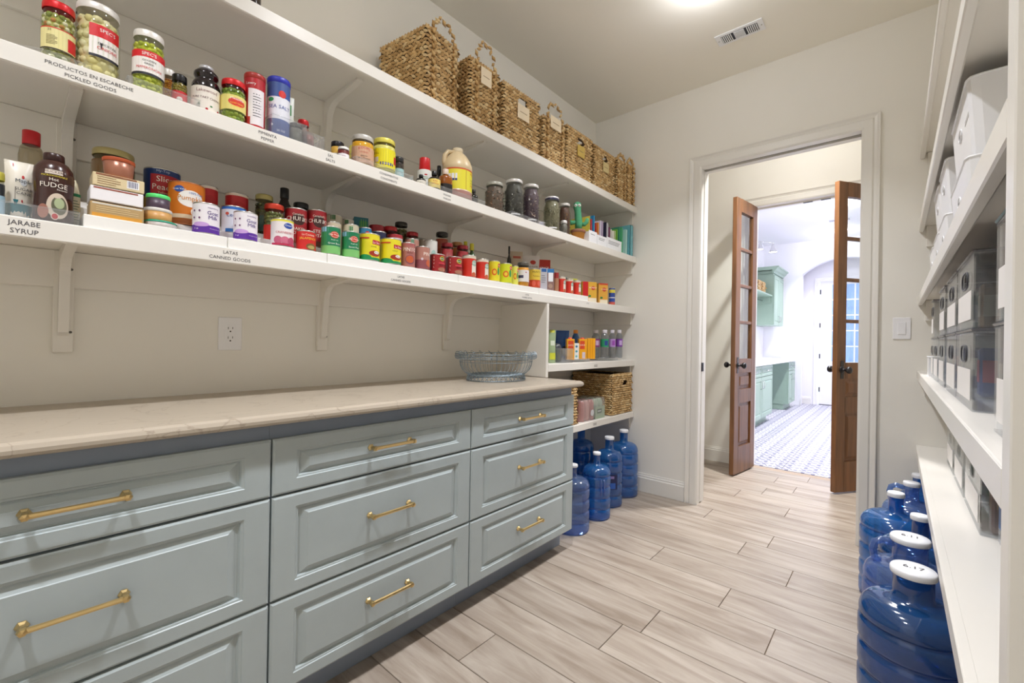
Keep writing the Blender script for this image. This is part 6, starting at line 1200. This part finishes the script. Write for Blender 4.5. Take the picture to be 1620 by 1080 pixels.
# ---- clear lidded bins on the right wall
def clear_bin(label, y0, y1, z, h, fx=2.056, lid=True, dep=.30, group=None, white=True, name='clear_bin', mat=None):
    t = thing(name, label, 'bin', (fx, (y0 + y1) / 2, z + .0006), 0, group); Y = (y1 - y0) / 2; m = M(); wt = .003; CM = mat or CLR
    # front wall (-x) with an oval finger hole
    m.box(wt, dep, -Y, -Y + wt, 0, h).box(wt, dep, Y - wt, Y, 0, h).box(dep - wt, dep, -Y, Y, 0, h).box(0, dep, -Y, Y, 0, wt)
    m.build('bin_body', CM, t)
    f = M(); hw_, hh = .05, .019; hz = h * .72; n = 16; ring = []
    for i in range(n):
        a = 2 * PI * i / n + PI / 4; ring.append((0, hw_ * math.copysign(abs(math.cos(a)) ** .6, math.cos(a)), hz + hh * math.copysign(abs(math.sin(a)) ** .6, math.sin(a))))
    q = []
    for i in range(n):
        a = 2 * PI * i / n + PI / 4; c, s = math.cos(a), math.sin(a); k = max(abs(c), abs(s)); q.append((0, Y * c / k, h / 2 + h / 2 * s / k))
    for x in (0, wt): f.add([(x, b, c) for a, b, c in q] + [(x, b, c) for a, b, c in ring], [(i, (i + 1) % n, (i + 1) % n + n, i + n) for i in range(n)])
    f.add([(0, b, c) for a, b, c in ring] + [(wt, b, c) for a, b, c in ring], [(i, (i + 1) % n, (i + 1) % n + n, i + n) for i in range(n)])
    f.build('bin_front', CM, t)
    gr = M().tube([(-.0005, b * 1.0, c) for a, b, c in ring], .0014, 6, closed=True); gr.build('grip_ring', pmat('#3c3d44', .3) if lid else CM, t)
    M().tube([(0, -Y, h), (dep, -Y, h), (dep, Y, h), (0, Y, h)], .0022, 6, closed=True).build('rim', CM, t)
    if white: M().box(-.0012, -.0002, -Y * .8, Y * .8, h * .12, h * .52).build('blank_label', pmat('#ece9e6', .6), t)
    if lid: M().box(-.003, dep, -Y - .001, Y + .001, h + .0025, h + .008, b=.002).build('lid', gmat('#b4b2b8', .2, .08, .5, .08, 'smoky_plastic'), t)
    return t
RZ = 1.025
bys = [(-2.54, -2.25), (-1.99, -1.685), (-1.665, -1.375), (-1.30, -1.06), (-1.02, -.78), (-.74, -.62)]
wh = ['nearest the divider', 'second from the divider', 'third from the divider', 'fourth from the divider', 'fifth from the divider', 'farthest from the divider']
def packet(name, label, cat, x, y, z, w_, d, h, c, c2=None, rz=0):
    t = thing(name, label, cat, (x, y, z + .004), rz); fixn(M().box(-d / 2, d / 2, -w_ / 2, w_ / 2, 0, h, b=min(.006, d * .3)).build('packet_body', pmat(c, .4, coat=.2), t))
    if c2: M().box(-d / 2 - .0006, -d / 2 - .0001, -w_ * .4, w_ * .4, h * .3, h * .75).box(-w_ * 0 - d * .4, d * .4, -w_ / 2 - .0006, -w_ / 2 - .0001, h * .3, h * .75).build('printed_panel', pmat(c2, .5), t)
    return t
for i, (a, b) in enumerate(bys):
    clear_bin('clear bin on the bottom row, ' + wh[i], a, b, RZ, .160, lid=True)
    if i != 4: clear_bin('clear bin on the top row, ' + wh[i], a + .004, b - .004, RZ + .1695, .150, lid=True)
cc = [('#6a2c3a', '#e0d8c8'), ('#3f2c5a', '#e6dcc0'), ('#8a6a44', '#c8b088'), ('#4a4a4e', '#d8d8da')]
k = 0
desc = {(1, 0): ('dark plum wine coloured bottle pack in the second bottom bin', 'packet'), }
for i, (a, b) in enumerate(bys):
    for lev in (0, 1):
        if i == 4 and lev: continue
        for j, (dx, dy) in enumerate(((.07, .055), (.15, .06))):
            pal = [('#2a4f9a', '#c83a5a'), ('#1c7a7a', '#e0e0e4'), ('#5a2c30', '#e6dcc4'), ('#3a2a5c', '#e8e0c8'), ('#9a7a50', '#e0d8c0'), ('#76767c', '#c8c8cc')][(k * 5 + i) % 6]; k += 1
            packet('food_packet', ['front', 'rear'][j] + ' packet in the clear bin on the ' + ['bottom', 'top'][lev] + ' row, ' + wh[i], 'packet', 2.056 + dx, a + dy, RZ + (.0 if not lev else .1695), .05, .05, .12 if lev else .125, *pal)
t = thing('small_bin', 'small low white box at the far end of the clear bin shelf', 'box', (2.05, -.58, RZ + .0005))
m = M().box(0, .15, 0, .003, 0, .085).box(0, .003, .003, .13, 0, .085).box(.147, .15, .003, .13, 0, .085).box(.003, .147, .13, .133, 0, .085).box(.003, .147, .003, .13, 0, .003); m.build('box_body', PLWHITE, t)
M().tube([(0, 0, .085), (.15, 0, .085), (.15, .133, .085), (0, .133, .085)], .003, 6, closed=True).build('rim', PLWHITE, t)
# ---- white bins (tapered) on the shelf above
def white_bin(label, y0, y1, z, h, fx=2.055, dep=.30, fh=.8):
    t = thing('white_bin', label, 'bin', (fx, (y0 + y1) / 2, z + .0006)); Y = (y1 - y0) / 2; m = M(); w_ = .004; tp = .012
    def ring(z_, k, i): return [(tp * (1 - k) + i, -Y + tp * (1 - k) + i, z_), (dep - tp * (1 - k) - i, -Y + tp * (1 - k) + i, z_), (dep - tp * (1 - k) - i, Y - tp * (1 - k) - i, z_), (tp * (1 - k) + i, Y - tp * (1 - k) - i, z_)]
    def rr(pts, rad=.02):
        out = []
        for i in range(4):
            p = Vector(pts[i]); a = (Vector(pts[i - 1]) - p).normalized(); b = (Vector(pts[(i + 1) % 4]) - p).normalized()
            for t_ in (0, .5, 1): out.append(tuple(p + a * rad * (1 - t_) ** 2 + b * rad * t_ ** 2))
        return out
    R = [rr(ring(0, 0, 0)), rr(ring(h, 1, 0)), rr(ring(h, 1, w_)), rr(ring(w_, 0, w_))]; n = 12
    m.add([p for q in R for p in q], [(k * n + i, k * n + (i + 1) % n, (k + 1) * n + (i + 1) % n, (k + 1) * n + i) for k in range(3) for i in range(n)] + [tuple(range(n - 1, -1, -1)), tuple(range(3 * n, 4 * n))])
    fixn(m.build('bin_body', PLWHITE, t))
    M().tube(R[1], .0028, 6, closed=True).build('rim', PLWHITE, t)
    M().tube([(tp * .4 - .001, .03 * math.cos(2 * PI * i / 16), h * .62 + .014 * math.sin(2 * PI * i / 16)) for i in range(16)], .002, 6, closed=True).build('grip_ring', PLWHITE, t)
    g = M().lathe([(0, 0), (1, 0)], 16); g.v = [(tp * .4 - .0006, .027 * a, h * .62 + .011 * b) for a, b, c_ in g.v]; g.build('grip_hole', pmat('#5a585c', .7), t)
    return t
for i, (a, b) in enumerate(((-1.84, -1.46), (-1.27, -.98), (-.96, -.68), (-.64, -.36))):
    n1 = ['nearest the camera', 'second from the camera', 'third from the camera', 'farthest from the camera'][i]
    white_bin('white plastic bin, lower of the stack ' + n1, a, b, 1.428, .158)
    if i not in (3,):
        o_ = white_bin('white plastic bin, upper of the stack ' + n1, a + .002, b - .002, 1.5895, .178)
        if i == 0: M().box(.0045, .0055, -.16, -.09, .10, .15).build('name_tag', pmat('#b8b6b4', .5), o_)
# ---- lower right shelf: labelled bins, bags, tub
LZ = .622
for i, (a, b, lb) in enumerate(((-1.44, -1.06, 'clear open bin holding brown and red bags on the low right shelf'), (-1.03, -.70, 'clear open bin holding a dark green pack on the low right shelf'), (-.67, -.36, 'clear open bin with blue edge at the far end of the low right shelf'))):
    clear_bin(lb, a, b, LZ, .20 - .01 * i, fx=2.125, lid=False, dep=.26)
packet('snack_bag', 'glossy red snack bag standing in the brown bag bin', 'bag', 2.21, -1.31, LZ, .09, .05, .25, '#c21c28', '#e84a4a', .3)
packet('snack_bag', 'brown snack bag at the front of the low right bin', 'bag', 2.20, -1.395, LZ, .05, .10, .24, '#5a3a30', '#8a6a50', .0)
packet('snack_bag', 'lime green snack bag behind the red one', 'bag', 2.22, -1.19, LZ, .08, .05, .26, '#7aa838', '#b8d050', .1)
packet('snack_bag', 'dark green pack in the middle bin of the low right shelf', 'bag', 2.22, -.88, LZ, .16, .12, .23, '#2a5c4e', '#3f7a68')
packet('snack_bag', 'grey pouch in the far bin of the low right shelf', 'bag', 2.22, -.52, LZ, .14, .08, .21, '#8c8a88', '#b4b2b0')
t = thing('storage_tub', 'tall clear tub with white lid and blue label on the low right shelf', 'tub', (2.215, -1.62, LZ + .0006))
fixn(M().box(-.065, .065, -.11, .11, 0, .245, b=.02).build('tub_body', gmat('#e8ecf2', .25, .1, .4, .08, 'clear_plastic'), t)); fixn(M().box(-.07, .07, -.115, .115, .2455, .262, b=.006).build('lid', PLWHITE, t))
M().box(-.055, .055, -.1112, -.1102, .06, .20).box(-.0662, -.0652, -.08, .08, .06, .20).build('blue_label', pmat('#2f5f9a', .5), t)
tray('clear tray with blue print under the nearest low right items', 2.13, 2.38, -1.90, -1.76, LZ, .12)
packet('food_packet', 'blue and white packet in the nearest low right tray', 'packet', 2.17, -1.83, LZ, .07, .04, .11, '#e4e8f0', '#3a68a8')
